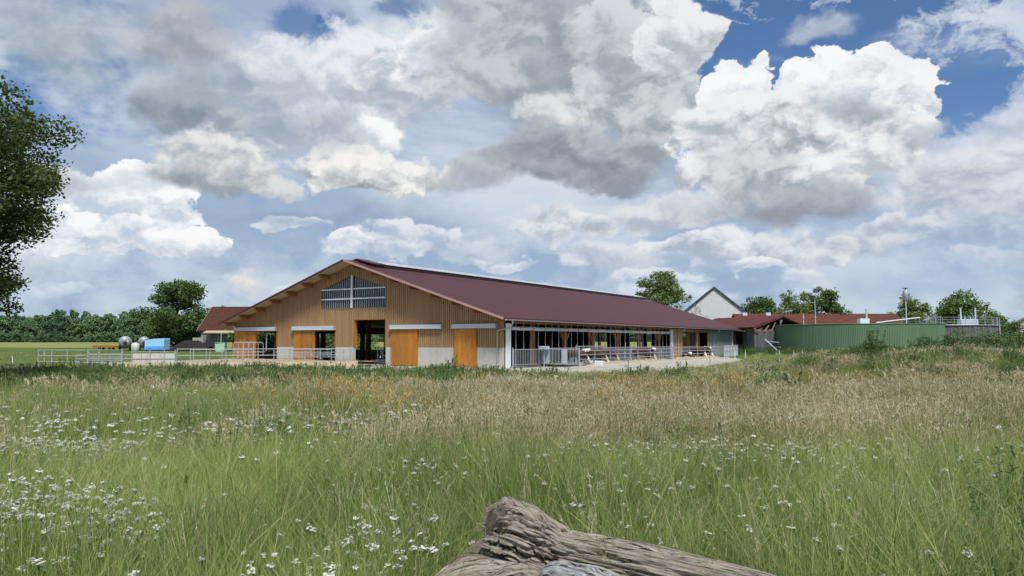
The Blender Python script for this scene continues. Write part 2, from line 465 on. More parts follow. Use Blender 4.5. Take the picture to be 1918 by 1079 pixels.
M_TRACK = mat('track_cover', (0.47, 0.53, 0.58), 0.4, metal=0.2, vary=0.06, vscale=3, spec=0.5)
M_WHITE = mat('white_sheet', (0.66, 0.70, 0.73), 0.55, vary=0.05, vscale=1.5, stain=(0.5, 0.5, 0.48), stain_scale=1.2, stain_amt=0.35)
M_CURTAIN = mat('curtain_fabric', (0.50, 0.52, 0.53), 0.7, vary=0.08, vscale=4)
M_POLY = mat('polycarbonate', (0.24, 0.27, 0.255), 0.3, vary=0.12, vscale=1.5, spec=0.5, objvar=0.10)
M_SKYL = mat('ridge_skylight', (0.55, 0.57, 0.60), 0.3, vary=0.04, vscale=1.0, spec=0.5, trans=0.25)
M_DARK = mat('dark_glass', (0.018, 0.024, 0.035), 0.12, vary=0.3, vscale=1.5, spec=0.5)
M_BLACK = mat('black_and_recess_shade', (0.012, 0.012, 0.013), 0.8, vary=0.2)  # plain black for small parts; also paints the shade inside openings
M_GDOOR = mat('green_door', (0.025, 0.060, 0.052), 0.5, vary=0.12)
M_SLATEWOOD = mat('weathered_wood', (0.105, 0.104, 0.110), 0.85, vary=0.35, vscale=2.5, stretch=(7, 7, 0.5), objvar=0.22, bump=0.3)
M_GREYWOOD = mat('silver_wood', (0.235, 0.225, 0.215), 0.85, vary=0.25, vscale=2.5, stretch=(7, 7, 0.5), objvar=0.14, bump=0.3)
M_GREEN = mat('green_sheet', (0.124, 0.208, 0.124), 0.5, vary=0.10, vscale=1.1, stretch=(1, 1, 0.10), stain=(0.088, 0.150, 0.085), stain_scale=0.5, stain_amt=0.4, spec=0.45)
M_TILE = mat('old_roof_tile', (0.070, 0.031, 0.024), 0.95, spec=0.1, vary=0.28, vscale=2.6, stain=(0.055, 0.032, 0.028), stain_scale=0.7, stain_amt=0.7, bump=0.4, bump_scale=9)
M_TILE2 = mat('clay_tile', (0.19, 0.062, 0.038), 0.85, vary=0.18, vscale=3, stain=(0.15, 0.06, 0.04), stain_scale=0.6, stain_amt=0.5, bump=0.3, bump_scale=9)
M_MAROON = mat('maroon_roof', (0.095, 0.030, 0.029), 0.75, vary=0.2, vscale=0.8, stain=(0.11, 0.055, 0.035), stain_scale=0.5, spec=0.15)
M_TILE3 = mat('dull_clay_tile', (0.100, 0.041, 0.031), 0.95, spec=0.1, vary=0.3, vscale=2, stretch=(0.3, 1, 3), stain=(0.060, 0.034, 0.026), stain_scale=0.5, stain_amt=0.7, bump=0.3, bump_scale=9)
M_RENDER = mat('white_render', (0.56, 0.57, 0.59), 0.85, vary=0.05, vscale=1.2, stain=(0.46, 0.46, 0.46), stain_scale=0.5, stain_amt=0.5)
M_BLUE = mat('blue_tarp', (0.30, 0.56, 0.86), 0.5, vary=0.08, vscale=2.2, bump=0.4, bump_scale=3)
M_BLUE2 = mat('blue_panel', (0.11, 0.33, 0.72), 0.5, vary=0.08, vscale=2)
M_TANKG = mat('tanker_grey', (0.25, 0.27, 0.30), 0.4, vary=0.12, vscale=1.5, spec=0.5, metal=0.2)
M_RUBBER = mat('rubber', (0.018, 0.018, 0.019), 0.8, vary=0.2)
M_RUST = mat('orange_rust', (0.33, 0.115, 0.028), 0.75, vary=0.3, vscale=3)
M_MINT = mat('mint_plastic', (0.40, 0.62, 0.50), 0.5, vary=0.06)
M_IBC = mat('milky_plastic', (0.66, 0.68, 0.66), 0.4, vary=0.06, trans=0.2)
M_DUNG = mat('manure', (0.016, 0.012, 0.010), 0.95, vary=0.5, vscale=3, bump=0.8, bump_scale=8)
M_STRAW = mat('straw', (0.33, 0.275, 0.19), 0.95, vary=0.3, vscale=5, stain=(0.17, 0.14, 0.10), stain_scale=0.9, bump=0.7, bump_scale=20, world=True)
M_HIDE = mat('brown_hide', (0.060, 0.026, 0.016), 0.7, vary=0.3, vscale=1.5, objvar=0.25)
M_HIDEW = mat('cream_hide', (0.62, 0.58, 0.52), 0.8, vary=0.1)
M_STAKE = mat('stake_white', (0.70, 0.70, 0.66), 0.7, vary=0.1)
M_STAKEB = mat('stake_black', (0.025, 0.025, 0.025), 0.7, vary=0.1)
M_INNER = mat('shaded_beam', (0.070, 0.036, 0.016), 0.85, vary=0.25, vscale=3, stretch=(8, 8, 0.6))  # glulam copy, darkened in colour for the shade inside the barn
M_BARK = mat('bark', (0.075, 0.060, 0.048), 0.95, vary=0.35, vscale=4, stretch=(3, 3, 0.7), bump=0.6, bump_scale=14)


# ------------------------------------------------------------------ object helpers
def tag(o, label=None, cat=None, group=None, kind=None):
    for k, v in (('label', label), ('category', cat), ('group', group), ('kind', kind)):
        if v:
            o[k] = v
    return o


def thing(name, label, cat, loc=(0, 0, 0), rotz=0.0, group=None):
    o = bpy.data.objects.new(name, None)
    o.empty_display_size = 0.3
    o.location = loc
    o.rotation_euler = (0, 0, rotz)
    COL.objects.link(o)
    return tag(o, label, cat, group)


def np_mesh(name, V, F, mats, smooth=False, fmat=None):
    """V: (n,3) array; F: (m,k) array or a list of such arrays."""
    if not isinstance(F, list):
        F = [F]
    F = [np.asarray(f, dtype=np.int32) for f in F if len(f)]
    me = bpy.data.meshes.new(name)
    V = np.asarray(V, dtype=np.float32)
    me.vertices.add(len(V))
    me.vertices.foreach_set('co', V.ravel())
    loops = np.concatenate([f.ravel() for f in F])
    sizes = np.concatenate([np.full(len(f), f.shape[1], dtype=np.int32) for f in F])
    starts = np.concatenate([[0], np.cumsum(sizes)[:-1]]).astype(np.int32)
    me.loops.add(len(loops))
    me.loops.foreach_set('vertex_index', loops)
    me.polygons.add(len(sizes))
    me.polygons.foreach_set('loop_start', starts)
    me.polygons.foreach_set('loop_total', sizes)
    for mm in (mats if isinstance(mats, (list, tuple)) else [mats]):
        me.materials.append(mm)
    if fmat is not None:
        me.polygons.foreach_set('material_index', np.asarray(fmat, dtype=np.int32))
    me.polygons.foreach_set('use_smooth', np.full(len(sizes), smooth, dtype=bool))
    me.update(calc_edges=True)
    return me


def link(name, me, parent=None, loc=(0, 0, 0), rot=(0, 0, 0)):
    o = bpy.data.objects.new(name, me)
    COL.objects.link(o)
    o.location = loc
    o.rotation_euler = rot
    if parent is not None:
        o.parent = parent
    return o


class MB:
    """Collects boxes, beams, tubes and prisms; build() links them as ONE mesh object."""

    def __init__(s):
        s.v, s.f, s.sm = [], [], []

    def add(s, V, F, smooth=False):
        n = len(s.v)
        s.v.extend(tuple(p) for p in V)
        s.f.extend(tuple(i + n for i in f) for f in F)
        s.sm.extend([smooth] * len(F))
        return s

    def box(s, x0, x1, y0, y1, z0, z1):
        V = [(x0, y0, z0), (x1, y0, z0), (x1, y1, z0), (x0, y1, z0), (x0, y0, z1), (x1, y0, z1), (x1, y1, z1), (x0, y1, z1)]
        return s.add(V, [(0, 3, 2, 1), (4, 5, 6, 7), (0, 1, 5, 4), (1, 2, 6, 5), (2, 3, 7, 6), (3, 0, 4, 7)])

    def bevbox(s, x0, x1, y0, y1, z0, z1, b=0.02):
        """Box with chamfered vertical edges and top."""
        P = [(x0 + b, y0), (x1 - b, y0), (x1, y0 + b), (x1, y1 - b), (x1 - b, y1), (x0 + b, y1), (x0, y1 - b), (x0, y0 + b)]
        cx, cy = (x0 + x1) / 2, (y0 + y1) / 2
        sx, sy = 1 - 2 * b / max(1e-6, x1 - x0), 1 - 2 * b / max(1e-6, y1 - y0)
        V = [(x, y, z0) for x, y in P] + [(x, y, z1 - b) for x, y in P] + [(cx + (x - cx) * sx, cy + (y - cy) * sy, z1) for x, y in P]
        F = [tuple(reversed(range(8))), tuple(range(16, 24))]
        for k in (0, 8):
            F += [(k + i, k + (i + 1) % 8, k + 8 + (i + 1) % 8, k + 8 + i) for i in range(8)]
        return s.add(V, F)

    def prism_y(s, poly, y0, y1):
        """poly: (x,z) outline seen from -y, counter-clockwise; extruded along y."""
        n = len(poly)
        V = [(x, y0, z) for x, z in poly] + [(x, y1, z) for x, z in poly]
        F = [tuple(range(n)), tuple(reversed(range(n, 2 * n)))]
        F += [((i + 1) % n, i, n + i, n + (i + 1) % n) for i in range(n)]
        return s.add(V, F)

    def prism_x(s, poly, x0, x1):
        n = len(poly)
        V = [(x0, y, z) for y, z in poly] + [(x1, y, z) for y, z in poly]
        F = [tuple(reversed(range(n))), tuple(range(n, 2 * n))]
        F += [(i, (i + 1) % n, n + (i + 1) % n, n + i) for i in range(n)]
        return s.add(V, F)

    def beam(s, a, b, w, h):
        a, b = Vector(a), Vector(b)
        d = (b - a).normalized()
        up = Vector((0, 0, 1)) if abs(d.z) < 0.95 else Vector((0, 1, 0))
        sd = d.cross(up).normalized() * (w / 2)
        u = sd.cross(d).normalized() * (h / 2)
        V = [a - sd - u, a + sd - u, a + sd + u, a - sd + u, b - sd - u, b + sd - u, b + sd + u, b - sd + u]
        return s.add(V, [(0, 1, 2, 3), (7, 6, 5, 4), (0, 4, 5, 1), (1, 5, 6, 2), (2, 6, 7, 3), (3, 7, 4, 0)])

    def tube(s, pts, r, n=8, cap=True):
        P = [Vector(p) for p in pts]
        R = r if isinstance(r, (list, tuple)) else [r] * len(P)
        V, F = [], []
        ref = None
        for i, p in enumerate(P):
            d = (P[min(i + 1, len(P) - 1)] - P[max(i - 1, 0)]).normalized()
            if ref is None:
                ref = Vector((0, 0, 1)) if abs(d.z) < 0.9 else Vector((1, 0, 0))
            sd = d.cross(ref).normalized()
            u = sd.cross(d).normalized()
            ref = u
            for k in range(n):
                a = 2 * math.pi * k / n
                V.append(p + (sd * math.cos(a) + u * math.sin(a)) * R[i])
        for i in range(len(P) - 1):
            for k in range(n):
                F.append((i * n + k, i * n + (k + 1) % n, (i + 1) * n + (k + 1) % n, (i + 1) * n + k))
        s.add(V, F, True)
        if cap:
            s.add(V[:n], [tuple(reversed(range(n)))])
            s.add(V[-n:], [tuple(range(n))])
        return s

    def lathe(s, prof, c=(0, 0, 0), n=24, axis='z'):
        V, F = [], []
        for r, z in prof:
            for k in range(n):
                a = 2 * math.pi * k / n
                p = (r * math.cos(a), r * math.sin(a), z)
                if axis == 'y':
                    p = (p[0], p[2], p[1])
                elif axis == 'x':
                    p = (p[2], p[0], p[1])
                V.append((p[0] + c[0], p[1] + c[1], p[2] + c[2]))
        for i in range(len(prof) - 1):
            for k in range(n):
                F.append((i * n + k, i * n + (k + 1) % n, (i + 1) * n + (k + 1) % n, (i + 1) * n + k))
        s.add(V, F, True)
        s.add(V[:n], [tuple(reversed(range(n)))])
        s.add(V[-n:], [tuple(range(n))])
        return s

    def mesh(s, name, m):
        me = bpy.data.meshes.new(name)
        me.from_pydata(s.v, [], s.f)
        me.materials.append(m)
        me.polygons.foreach_set('use_smooth', s.sm)
        me.update()
        return me

    def build(s, name, m, parent=None, loc=(0, 0, 0), rot=(0, 0, 0)):
        return link(name, s.mesh(name, m), parent, loc, rot)


def sm(a, b, x):
    t = np.clip((np.asarray(x, dtype=float) - a) / (b - a), 0, 1)
    return t * t * (3 - 2 * t)


def vnoise(x, y, seed=0):
    """Smooth value noise for laying plants out."""
    x = np.asarray(x, dtype=float)
    y = np.asarray(y, dtype=float)
    xi, yi = np.floor(x).astype(np.int64), np.floor(y).astype(np.int64)
    fx, fy = x - xi, y - yi
    fx, fy = fx * fx * (3 - 2 * fx), fy * fy * (3 - 2 * fy)

    def h(i, j):
        n = (i * 374761393 + j * 668265263 + seed * 1442695041) & 0xFFFFFFFF
        n = ((n ^ (n >> 13)) * 1274126177) & 0xFFFFFFFF
        return ((n ^ (n >> 16)) & 0xFFFF) / 65535.0
    return (h(xi, yi) * (1 - fx) + h(xi + 1, yi) * fx) * (1 - fy) + (h(xi, yi + 1) * (1 - fx) + h(xi + 1, yi + 1) * fx) * fy


def fbm(x, y, seed=0, o=3):
    s, a, t = 0, 1.0, 0
    for k in range(o):
        s = s + a * vnoise(np.asarray(x) * 2 ** k, np.asarray(y) * 2 ** k, seed + k)
        t += a
        a *= 0.5
    return s / t


def ground_z(x, y):
    """Height of the land: the camera's bank, the level yard, the long rise behind, the weedy mound on the right."""
    x = np.asarray(x, dtype=float)
    y = np.asarray(y, dtype=float)
    z = 0.40 * (1 - sm(12, 38, y)) + 0.0073 * np.clip(y - 80, 0, 290)
    mound = sm(14.5, 21, x) * (1 - sm(60, 75, x)) * sm(30.5, 38, y) * (1 - sm(46, 58, y))
    z = z + mound * (0.90 + 0.30 * vnoise(x * 0.25, y * 0.25, 5))
    z = z + (fbm(x * 0.5, y * 0.5, 3, 2) - 0.5) * 0.10 * (1 - sm(34, 42, y))
    return z


def gz(x, y):
    return float(ground_z(x, y))


# ------------------------------------------------------------------ the ground
def ground_mat():
    m = bpy.data.materials.new('meadow_ground')
    m.use_nodes = True
    nt = m.node_tree
    X.nt = nt
    b = nt.nodes['Principled BSDF']
    b.inputs['Roughness'].default_value = 1.0
    b.inputs['Specular IOR Level'].default_value = 0.1
    g = nt.nodes.new('ShaderNodeNewGeometry')
    p = X(g.outputs['Position'])
    s = nt.nodes.new('ShaderNodeSeparateXYZ')
    nt.links.new(p.v, s.inputs[0])
    px, py = X(s.outputs[0]), X(s.outputs[1])
    n1 = noise(p, 0.12, 4.0, 0.6)
    n2 = noise(p, 2.3, 5.0, 0.7)
    n3 = noise(vmath('MULTIPLY', p, (0.03, 0.5, 1)), 1.0, 4.0, 0.6)
    lawn = cmix(sstep(n1 * 0.6 + n2 * 0.4, 0.35, 0.65), (0.058, 0.098, 0.020, 1), (0.098, 0.142, 0.036, 1))
    soil = cmix(sstep(n2, 0.35, 0.65), (0.045, 0.052, 0.018, 1), (0.085, 0.085, 0.034, 1))
    hay = cmix(sstep(n3, 0.35, 0.65), (0.165, 0.180, 0.050, 1), (0.26, 0.25, 0.090, 1))
    c = cmix(sstep(py + n1 * 10, 46, 56), soil, lawn)
    c = cmix(sstep(py + (n1 - 0.5) * 60, 165, 200), c, hay)
    X.put(b.inputs['Base Color'], c)
    bn = nt.nodes.new('ShaderNodeBump')
    bn.inputs['Strength'].default_value = 0.8
    bn.inputs['Distance'].default_value = 0.06
    X.put(bn.inputs['Height'], noise(p, 9.0, 5.0, 0.7))
    nt.links.new(bn.outputs[0], b.inputs['Normal'])
    return m


def axis_steps(lo, hi, fine_lo, fine_hi, d):
    a = list(np.arange(fine_lo, fine_hi, d))
    v, st = fine_hi, d
    while v < hi:
        a.append(v)
        st *= 1.18
        v += st
    a.append(hi)
    v, st = fine_lo - d, d
    left = []
    while v > lo:
        left.append(v)
        st *= 1.18
        v -= st
    left.append(lo)
    return np.array(left[::-1] + a)


def build_ground():
    xs = axis_steps(-900, 900, -26, 48, 0.55)
    ys = axis_steps(-120, 1500, -2, 62, 0.55)
    gx, gy = np.meshgrid(xs, ys)
    V = np.stack([gx.ravel(), gy.ravel(), ground_z(gx, gy).ravel()], 1)
    nx, ny = len(xs), len(ys)
    i = np.arange(nx - 1)[None, :] + np.arange(ny - 1)[:, None] * nx
    i = i.ravel()
    F = np.stack([i, i + 1, i + nx + 1, i + nx], 1)
    o = link('ground', np_mesh('ground', V, F, ground_mat(), True))
    tag(o, kind='structure')


build_ground()


def sheet(name, m, outline, dz=0.012, step=1.0, inside=None):
    """A flush sheet that follows the land, cut to a polygon (x,y)."""
    P = np.array(outline)
    cen = P.mean(0)
    ring = []
    for a, b in zip(P, np.roll(P, -1, 0)):
        k = max(1, int(np.linalg.norm(b - a) / step))
        for t in range(k):
            ring.append(a + (b - a) * t / k)
    ring = np.array(ring)
    L = 14
    V, F = [], []
    n = len(ring)
    for l in range(L + 1):
        q = cen + (ring - cen) * (l / L)
        if l == L:
            q = q + (np.stack([vnoise(q[:, 0] * 0.9, q[:, 1] * 0.9, 11), vnoise(q[:, 0] * 0.9, q[:, 1] * 0.9, 12)], 1) - 0.5) * 0.8
        z = ground_z(q[:, 0], q[:, 1]) + dz
        V.append(np.column_stack([q, z]))
    V = np.concatenate(V)
    i = np.arange(n)
    for l in range(L):
        F.append(np.stack([l * n + i, l * n + (i + 1) % n, (l + 1) * n + (i + 1) % n, (l + 1) * n + i], 1))
    o = link(name, np_mesh(name, V, np.concatenate(F), m, True))
    return tag(o, kind='structure')


# ------------------------------------------------------------------ the dairy barn
BO = Vector((-0.57, 59.3, 0.0))                # its right front corner
BR = math.radians(-32.09)
BX, BY = Vector((math.cos(BR), math.sin(BR), 0)), Vector((-math.sin(BR), math.cos(BR), 0))


def BL(x, y, z=0.0):
    """Barn axes (x to the right along the gable, y along the barn) to world."""
    return BO + BX * x + BY * y + Vector((0, 0, z))


M_GRAVEL = mat('pale_gravel', (0.37, 0.345, 0.295), 0.95, vary=0.16, vscale=2.0, stain=(0.20, 0.175, 0.125), stain_scale=0.45, stain_amt=0.85, stain_lo=0.48, bump=0.6, bump_scale=14, world=True)
M_PATH = mat('gravel_path', (0.36, 0.325, 0.265), 0.95, vary=0.2, vscale=3.0, stain=(0.20, 0.185, 0.10), stain_scale=0.8, stain_amt=0.6, bump=0.6, bump_scale=14, world=True)

EDGE_X = [-44, -30, -20, -12, -5, 5, 9, 14.5, 21.5, 26, 32]
EDGE_Y = [54.5, 52.0, 49.5, 47.0, 45.6, 45.6, 50.0, 58.5, 74.0, 86.0, 104.0]
sheet('gravel_yard', M_GRAVEL, list(zip(EDGE_X[:-1], EDGE_Y[:-1])) + [tuple(BL(x, y)[:2]) for x, y in ((3.0, 47), (0.5, 44), (0.5, 1), (-32, 1))] + [(-44, 62)])
sheet('gravel_path', M_PATH, [(3, 36.2), (7, 34.6), (13, 31.2), (22, 26.6), (34, 22), (34, 20), (21, 24.2), (12, 29.0), (6, 32.4)])

barn = thing('dairy_barn', 'long timber-clad dairy barn with dark red roof, yellow sliding doors and open side', 'barn', BO, BR)
W = 31.5
RID = 9.05
SL = 0.323
XC = -W / 2


def roof_under(x):
    return RID - SL * abs(x - XC)


OPEN = [(-31.5, -25.5, 0.0, 3.08), (-23.1, -17.9, 0.0, 3.08), (-15.7, -12.0, 0.0, 4.0), (-11.25, -8.55, 0.0, 3.12), (-4.7, -2.6, 0.0, 3.12)]
WIN = [(-19.75, 5.0), (-12.05, 5.0), (-12.05, 6.72), (-16.0, 7.92), (-19.75, 6.68)]


def win_top(x):
    return 6.68 + (x + 19.75) / 3.75 * 1.24 if x < -16 else 7.92 - (x + 16.0) / 3.95 * 1.20


def solids(x0, x1):
    """Solid stretches of gable over x0..x1 above the plinth: (z0 at both ends, z1 at both ends)."""
    xm = (x0 + x1) / 2
    lo = 1.6
    for a, b, z0, z1 in OPEN:
        if a < xm < b:
            lo = z1
    t0, t1 = roof_under(x0) - 0.02, roof_under(x1) - 0.02
    if -19.75 < xm < -12.05:
        return [(lo, lo, 5.0, 5.0), (win_top(x0), win_top(x1), t0, t1)]
    return [(lo, lo, t0, t1)]


# backing wall, in one piece behind the boards
mb = MB()
br = sorted({-31.5, 0.0, XC, -19.75, -16.0, -12.05} | {v for o in OPEN for v in o[:2]})
for a, b in zip(br[:-1], br[1:]):
    for za, zb, ta, tb in solids(a, b):
        mb.prism_y([(a, za), (b, zb), (b, tb), (a, ta)], 0.02, 0.16)
mb.build('gable_wall', M_BACK, barn)
# vertical cladding boards, one by one
pitch = 0.21
n = int(W / pitch)
for k in range(n):
    a = -W + k * W / n + 0.03
    b = a + W / n - 0.055
    for za, zb, ta, tb in solids(a, b):
        if min(ta - za, tb - zb) < 0.06:
            continue
        pr = random.uniform(0, 0.006)
        MB().prism_y([(a, za + 0.01), (b, zb + 0.01), (b, tb), (a, ta)], -0.045 - pr, 0.018).build('board', M_CLAD, barn)
# concrete plinth, in panels
for a, b in ((-25.5, -23.1), (-17.9, -15.7), (-12.0, -11.25), (-8.55, -6.15), (-6.15, -4.7), (-2.6, 0.0)):
    MB().bevbox(a + 0.006, b - 0.006, -0.035, 0.26, -0.4, 1.59, 0.012).build('plinth_panel', M_CONC, barn)
for x in (-24.3, -16.9):
    MB().box(x - 0.012, x + 0.012, -0.042, -0.036, 0.0, 1.5).build('panel_joint', M_CONC2, barn)
# opening linings
for a, b, z0, z1 in OPEN[:3]:
    mb = MB()
    mb.box(a, a + 0.06, -0.05, 0.34, 1.6 if a > -31 else 0, z1 - 0.061)
    mb.box(b - 0.06, b, -0.05, 0.34, 1.6, z1 - 0.061)
    mb.box(a, b, -0.05, 0.34, z1 - 0.06, z1)
    mb.build('opening_lining', M_DOOR, barn)

# sliding doors: leaf with planks, track cover above
for a, b, z0, z1, npl in ((-31.5, -28.4, 0.42, 3.07, 7), (-23.1, -20.45, 0.42, 3.07, 6), (-11.27, -8.5, 0.04, 3.10, 6), (-4.72, -2.58, 0.02, 3.10, 5)):
    d = MB().box(a + 0.05, b - 0.05, -0.14, -0.09, z0 + 0.05, z1 - 0.03).build('sliding_door', M_DOOR, barn)
    w = (b - a) / npl
    for i in range(npl):
        x0 = a + i * w + 0.006
        MB().box(x0, x0 + w - 0.012, -0.17 - random.uniform(0, 0.004), -0.141, z0, z1).build('plank', M_DOOR, d)
    MB().box(b - 0.014, b + 0.035, -0.185, -0.06, z0, z1).build('edge_strip', M_DOOR, d)
MB().box(-9.93, -9.90, -0.178, -0.176, 0.05, 3.05).build('door_joint', M_CLAD, barn)
for a, b in ((-31.5, -25.45), (-23.2, -17.85), (-11.33, -5.9), (-4.85, -0.62)):
    t = MB().prism_x([(-0.34, 3.12), (-0.05, 3.09), (-0.05, 3.46), (-0.30, 3.44)], a, b).build('door_track', M_TRACK, barn)
    MB().box(a - 0.02, a - 0.002, -0.36, -0.05, 3.08, 3.47).build('end_cap', M_GALV, t)
    MB().box(b + 0.002, b + 0.02, -0.36, -0.05, 3.08, 3.47).build('end_cap', M_GALV, t)
    MB().box(a, b, -0.352, -0.341, 3.105, 3.135).build('track_lip', M_WHITE, t)

# gable window
win = MB().prism_y([(x, z) for x, z in WIN], 0.10, 0.12).build('gable_window', M_DARK, barn)
mbf = MB()
mbf.box(-16.09, -15.91, -0.09, 0.05, 5.02, 7.90)
mbf.build('mullion', M_WHITE, win)
for z, a, b in ((5.83, -19.73, -12.07), (6.70, -19.70, -12.10)):
    MB().box(a, -16.095, -0.075, 0.04, z - 0.055, z + 0.055).box(-15.905, b, -0.075, 0.04, z - 0.055, z + 0.055).build('window_bar', M_WHITE, win)
for i in range(29):
    x = -19.6 + i * 7.42 / 28
    if abs(x + 16) < 0.12:
        continue
    MB().box(x - 0.016, x + 0.016, 0.045, 0.085, 5.02, win_top(x) - 0.03).build('glazing_bar', M_TRACK, win)
mbf = MB()
mbf.box(-19.79, -12.01, -0.07, 0.09, 4.93, 4.995)
mbf.build('window_sill', M_CLAD, win)

# roof
EV = 16.55
Y0, Y1 = -1.40, 64.0
TH = 0.13
for sgn in (1, -1):
    xe = XC + sgn * EV
    ze = RID - SL * EV
    poly = [(XC, RID + 0.012), (xe, ze + 0.012), (xe, ze + TH), (XC, RID + TH)]
    if sgn < 0:
        poly = [(p[0], p[1]) for p in reversed(poly)]
    sl = MB().prism_y(poly, Y0, Y1)
    r = sl.build('roof_slope', M_ROOF, barn)
    # soffit boarding below the sheet
    poly = [(XC + sgn * 0.01, RID - 0.04), (xe - sgn * 0.05, ze - 0.022), (xe - sgn * 0.05, ze + 0.010), (XC + sgn * 0.01, RID + 0.010 - 0.003)]
    if sgn < 0:
        poly = list(reversed(poly))
    MB().prism_y(poly, Y0 + 0.04, Y1 - 0.04).build('soffit', M_SOFFIT, r)
    # verge trim along the front rake; the right one is paled to paint its reflection
    mb = MB()
    a, b = Vector((XC + sgn * 0.02, Y0 - 0.016, RID + 0.07)), Vector((xe, Y0 - 0.016, ze + 0.07))
    mb.beam(a, b, 0.03, 0.17)
    mb.build('verge_trim', M_VERGE if sgn > 0 else M_TRIM, r)
    mb = MB().box(xe - 0.01, xe + 0.06, Y0, Y1, ze - 0.03, ze + 0.10)
    mb.build('eave_trim', M_TRIM, r)
    for i in range(0, 8):
        x = XC + sgn * (0.9 + i * 2.12)
        if i == 0 and sgn < 0:
            continue
        z = RID - SL * abs(x - XC) - 0.21
        MB().box(x - 0.10, x + 0.10, Y0 + 0.12, -0.055, z - 0.16, z + 0.12).build('purlin_end', M_BEAM, r)
# flashing under the ridge light
for sgn in (1, -1):
    a = 2.35
    poly = [(XC + sgn * a, RID - SL * a + TH + 0.002), (XC + sgn * (a + 0.45), RID - SL * (a + 0.45) + TH + 0.002), (XC + sgn * (a + 0.45), RID - SL * (a + 0.45) + TH + 0.02), (XC + sgn * a, RID - SL * a + TH + 0.03)]
    if sgn < 0:
        poly = list(reversed(poly))
    MB().prism_y(poly, Y0 + 1.5, Y1 - 0.5).build('ridge_flashing', M_TRIM, barn)
# raised ridge light
rl = MB().prism_y([(XC - 1.9, RID - SL * 1.9 + 0.46), (XC + 1.9, RID - SL * 1.9 + 0.46), (XC, RID - SL * 1.9 + 0.95)], 1.9, Y1 - 1.2).build('ridge_light', M_SKYL, barn)
MB().box(XC - 1.7, XC + 1.7, 1.95, Y1 - 1.3, RID - 0.60, RID - SL * 1.9 + 0.455).build('ridge_upstand', M_TRIM, rl)
for sgn in (1, -1):
    poly = [(XC, RID + 0.24), (XC + sgn * 1.95, RID - SL * 1.95 + 0.38), (XC + sgn * 1.95, RID - SL * 1.95 + 0.49), (XC, RID + 0.36)]
    if sgn < 0:
        poly = list(reversed(poly))
    MB().prism_y(poly, 0.2, 1.895).build('ridge_cap', M_TRIM, rl)
MB().box(XC - 1.6, XC + 1.6, 0.32, 1.85, RID - 0.5, RID - SL * 1.95 + 0.37).build('cap_face', M_TRIM, rl)
for y in np.arange(5.0, 62, 5.6):
    for sgn in (1, -1):
        MB().beam((XC + sgn * 0.03, y, RID - SL * 1.9 + 0.958), (XC + sgn * 1.9, y, RID - SL * 1.9 + 0.472), 0.07, 0.03).build('skylight_rib', M_WHITE, rl)

# gutter and downpipes on the right-hand eave
xe, ze = XC + EV, RID - SL * EV
g = MB()
prof = [(math.cos(math.pi + math.pi * i / 8) * 0.085, math.sin(math.pi + math.pi * i / 8) * 0.085) for i in range(9)]
ring = [(xe + 0.16 + p[0], ze + 0.02 + p[1]) for p in prof] + [(xe + 0.16 + p[0] * 0.85, ze + 0.02 + p[1] * 0.85) for p in reversed(prof)]
g.prism_y(ring, Y0 + 0.05, Y1 - 0.1)
gut = g.build('gutter', M_GALV, barn)
MB().tube([(xe + 0.16, -0.35, ze - 0.06), (xe + 0.14, -0.35, ze - 0.35), (xe - 0.25, -0.25, ze - 0.62), (-0.52, -0.16, ze - 0.78), (-0.58, -0.13, ze - 0.95), (-0.58, -0.13, 0.02)], 0.05, 8).build('downpipe', M_GALV, gut)
for y in (37.9, 51.4):
    MB().tube([(xe + 0.16, y, ze - 0.06), (xe + 0.12, y, ze - 0.3), (0.16, y, ze - 0.6), (0.14, y, ze - 0.8), (0.14, y, 0.02)], 0.055, 8).build('downpipe', M_GALV, gut)

# right-hand long side: white end panels, wall plate, rolled curtain, metal uprights, glulam posts
MB().box(-0.12, -0.005, 0.03, 0.94, 0.0, 3.46).build('end_panel', M_WHITE, barn)
MB().box(-0.12, 0.02, 35.8, 36.55, 0.0, 3.46).build('end_panel', M_WHITE, barn)
MB().box(0.004, 0.035, -0.04, 0.05, 0.0, 3.5).build('corner_trim', M_BLACK, barn)
MB().box(-0.34, 0.0, 0.95, 36.6, 3.47, 3.80).build('wall_plate', M_BEAM, barn)
mb = MB()
rr = []
yy = np.arange(1.0, 35.6, 0.7)
mb.tube([(-0.02, float(y), 3.09 + 0.012 * math.sin(y * 1.9)) for y in yy], [0.155 + 0.008 * math.sin(y * 3.1) for y in yy], 12)
cur = mb.build('rolled_curtain', M_CURTAIN, barn)
for y in np.arange(2.2, 35, 2.0):
    MB().lathe([(0.168, -0.03), (0.168, 0.03)], (-0.02, float(y), 3.09), 12, 'y').build('curtain_strap', M_STAKEB, cur)
mb = []
for i in range(30):
    y = 1.55 + i * 1.17
    MB().box(0.04, 0.08, y - 0.017, y + 0.017, 0.0, 3.62).build('metal_upright', M_GALV, barn)
for k in range(6):
    y = 5.05 + 5.62 * k
    MB().box(-0.62, -0.38, y - 0.26, y + 0.26, 0.0, 3.6).build('glulam_post', M_BEAM, barn)
    if k:
        MB().beam((-0.5, y - 0.2, 2.1), (-0.5, y - 1.25, 3.5), 0.16, 0.18).build('brace', M_BEAM, barn)
        MB().beam((-0.5, y + 0.2, 2.1), (-0.5, y + 1.25, 3.5), 0.16, 0.18).build('brace', M_BEAM, barn)
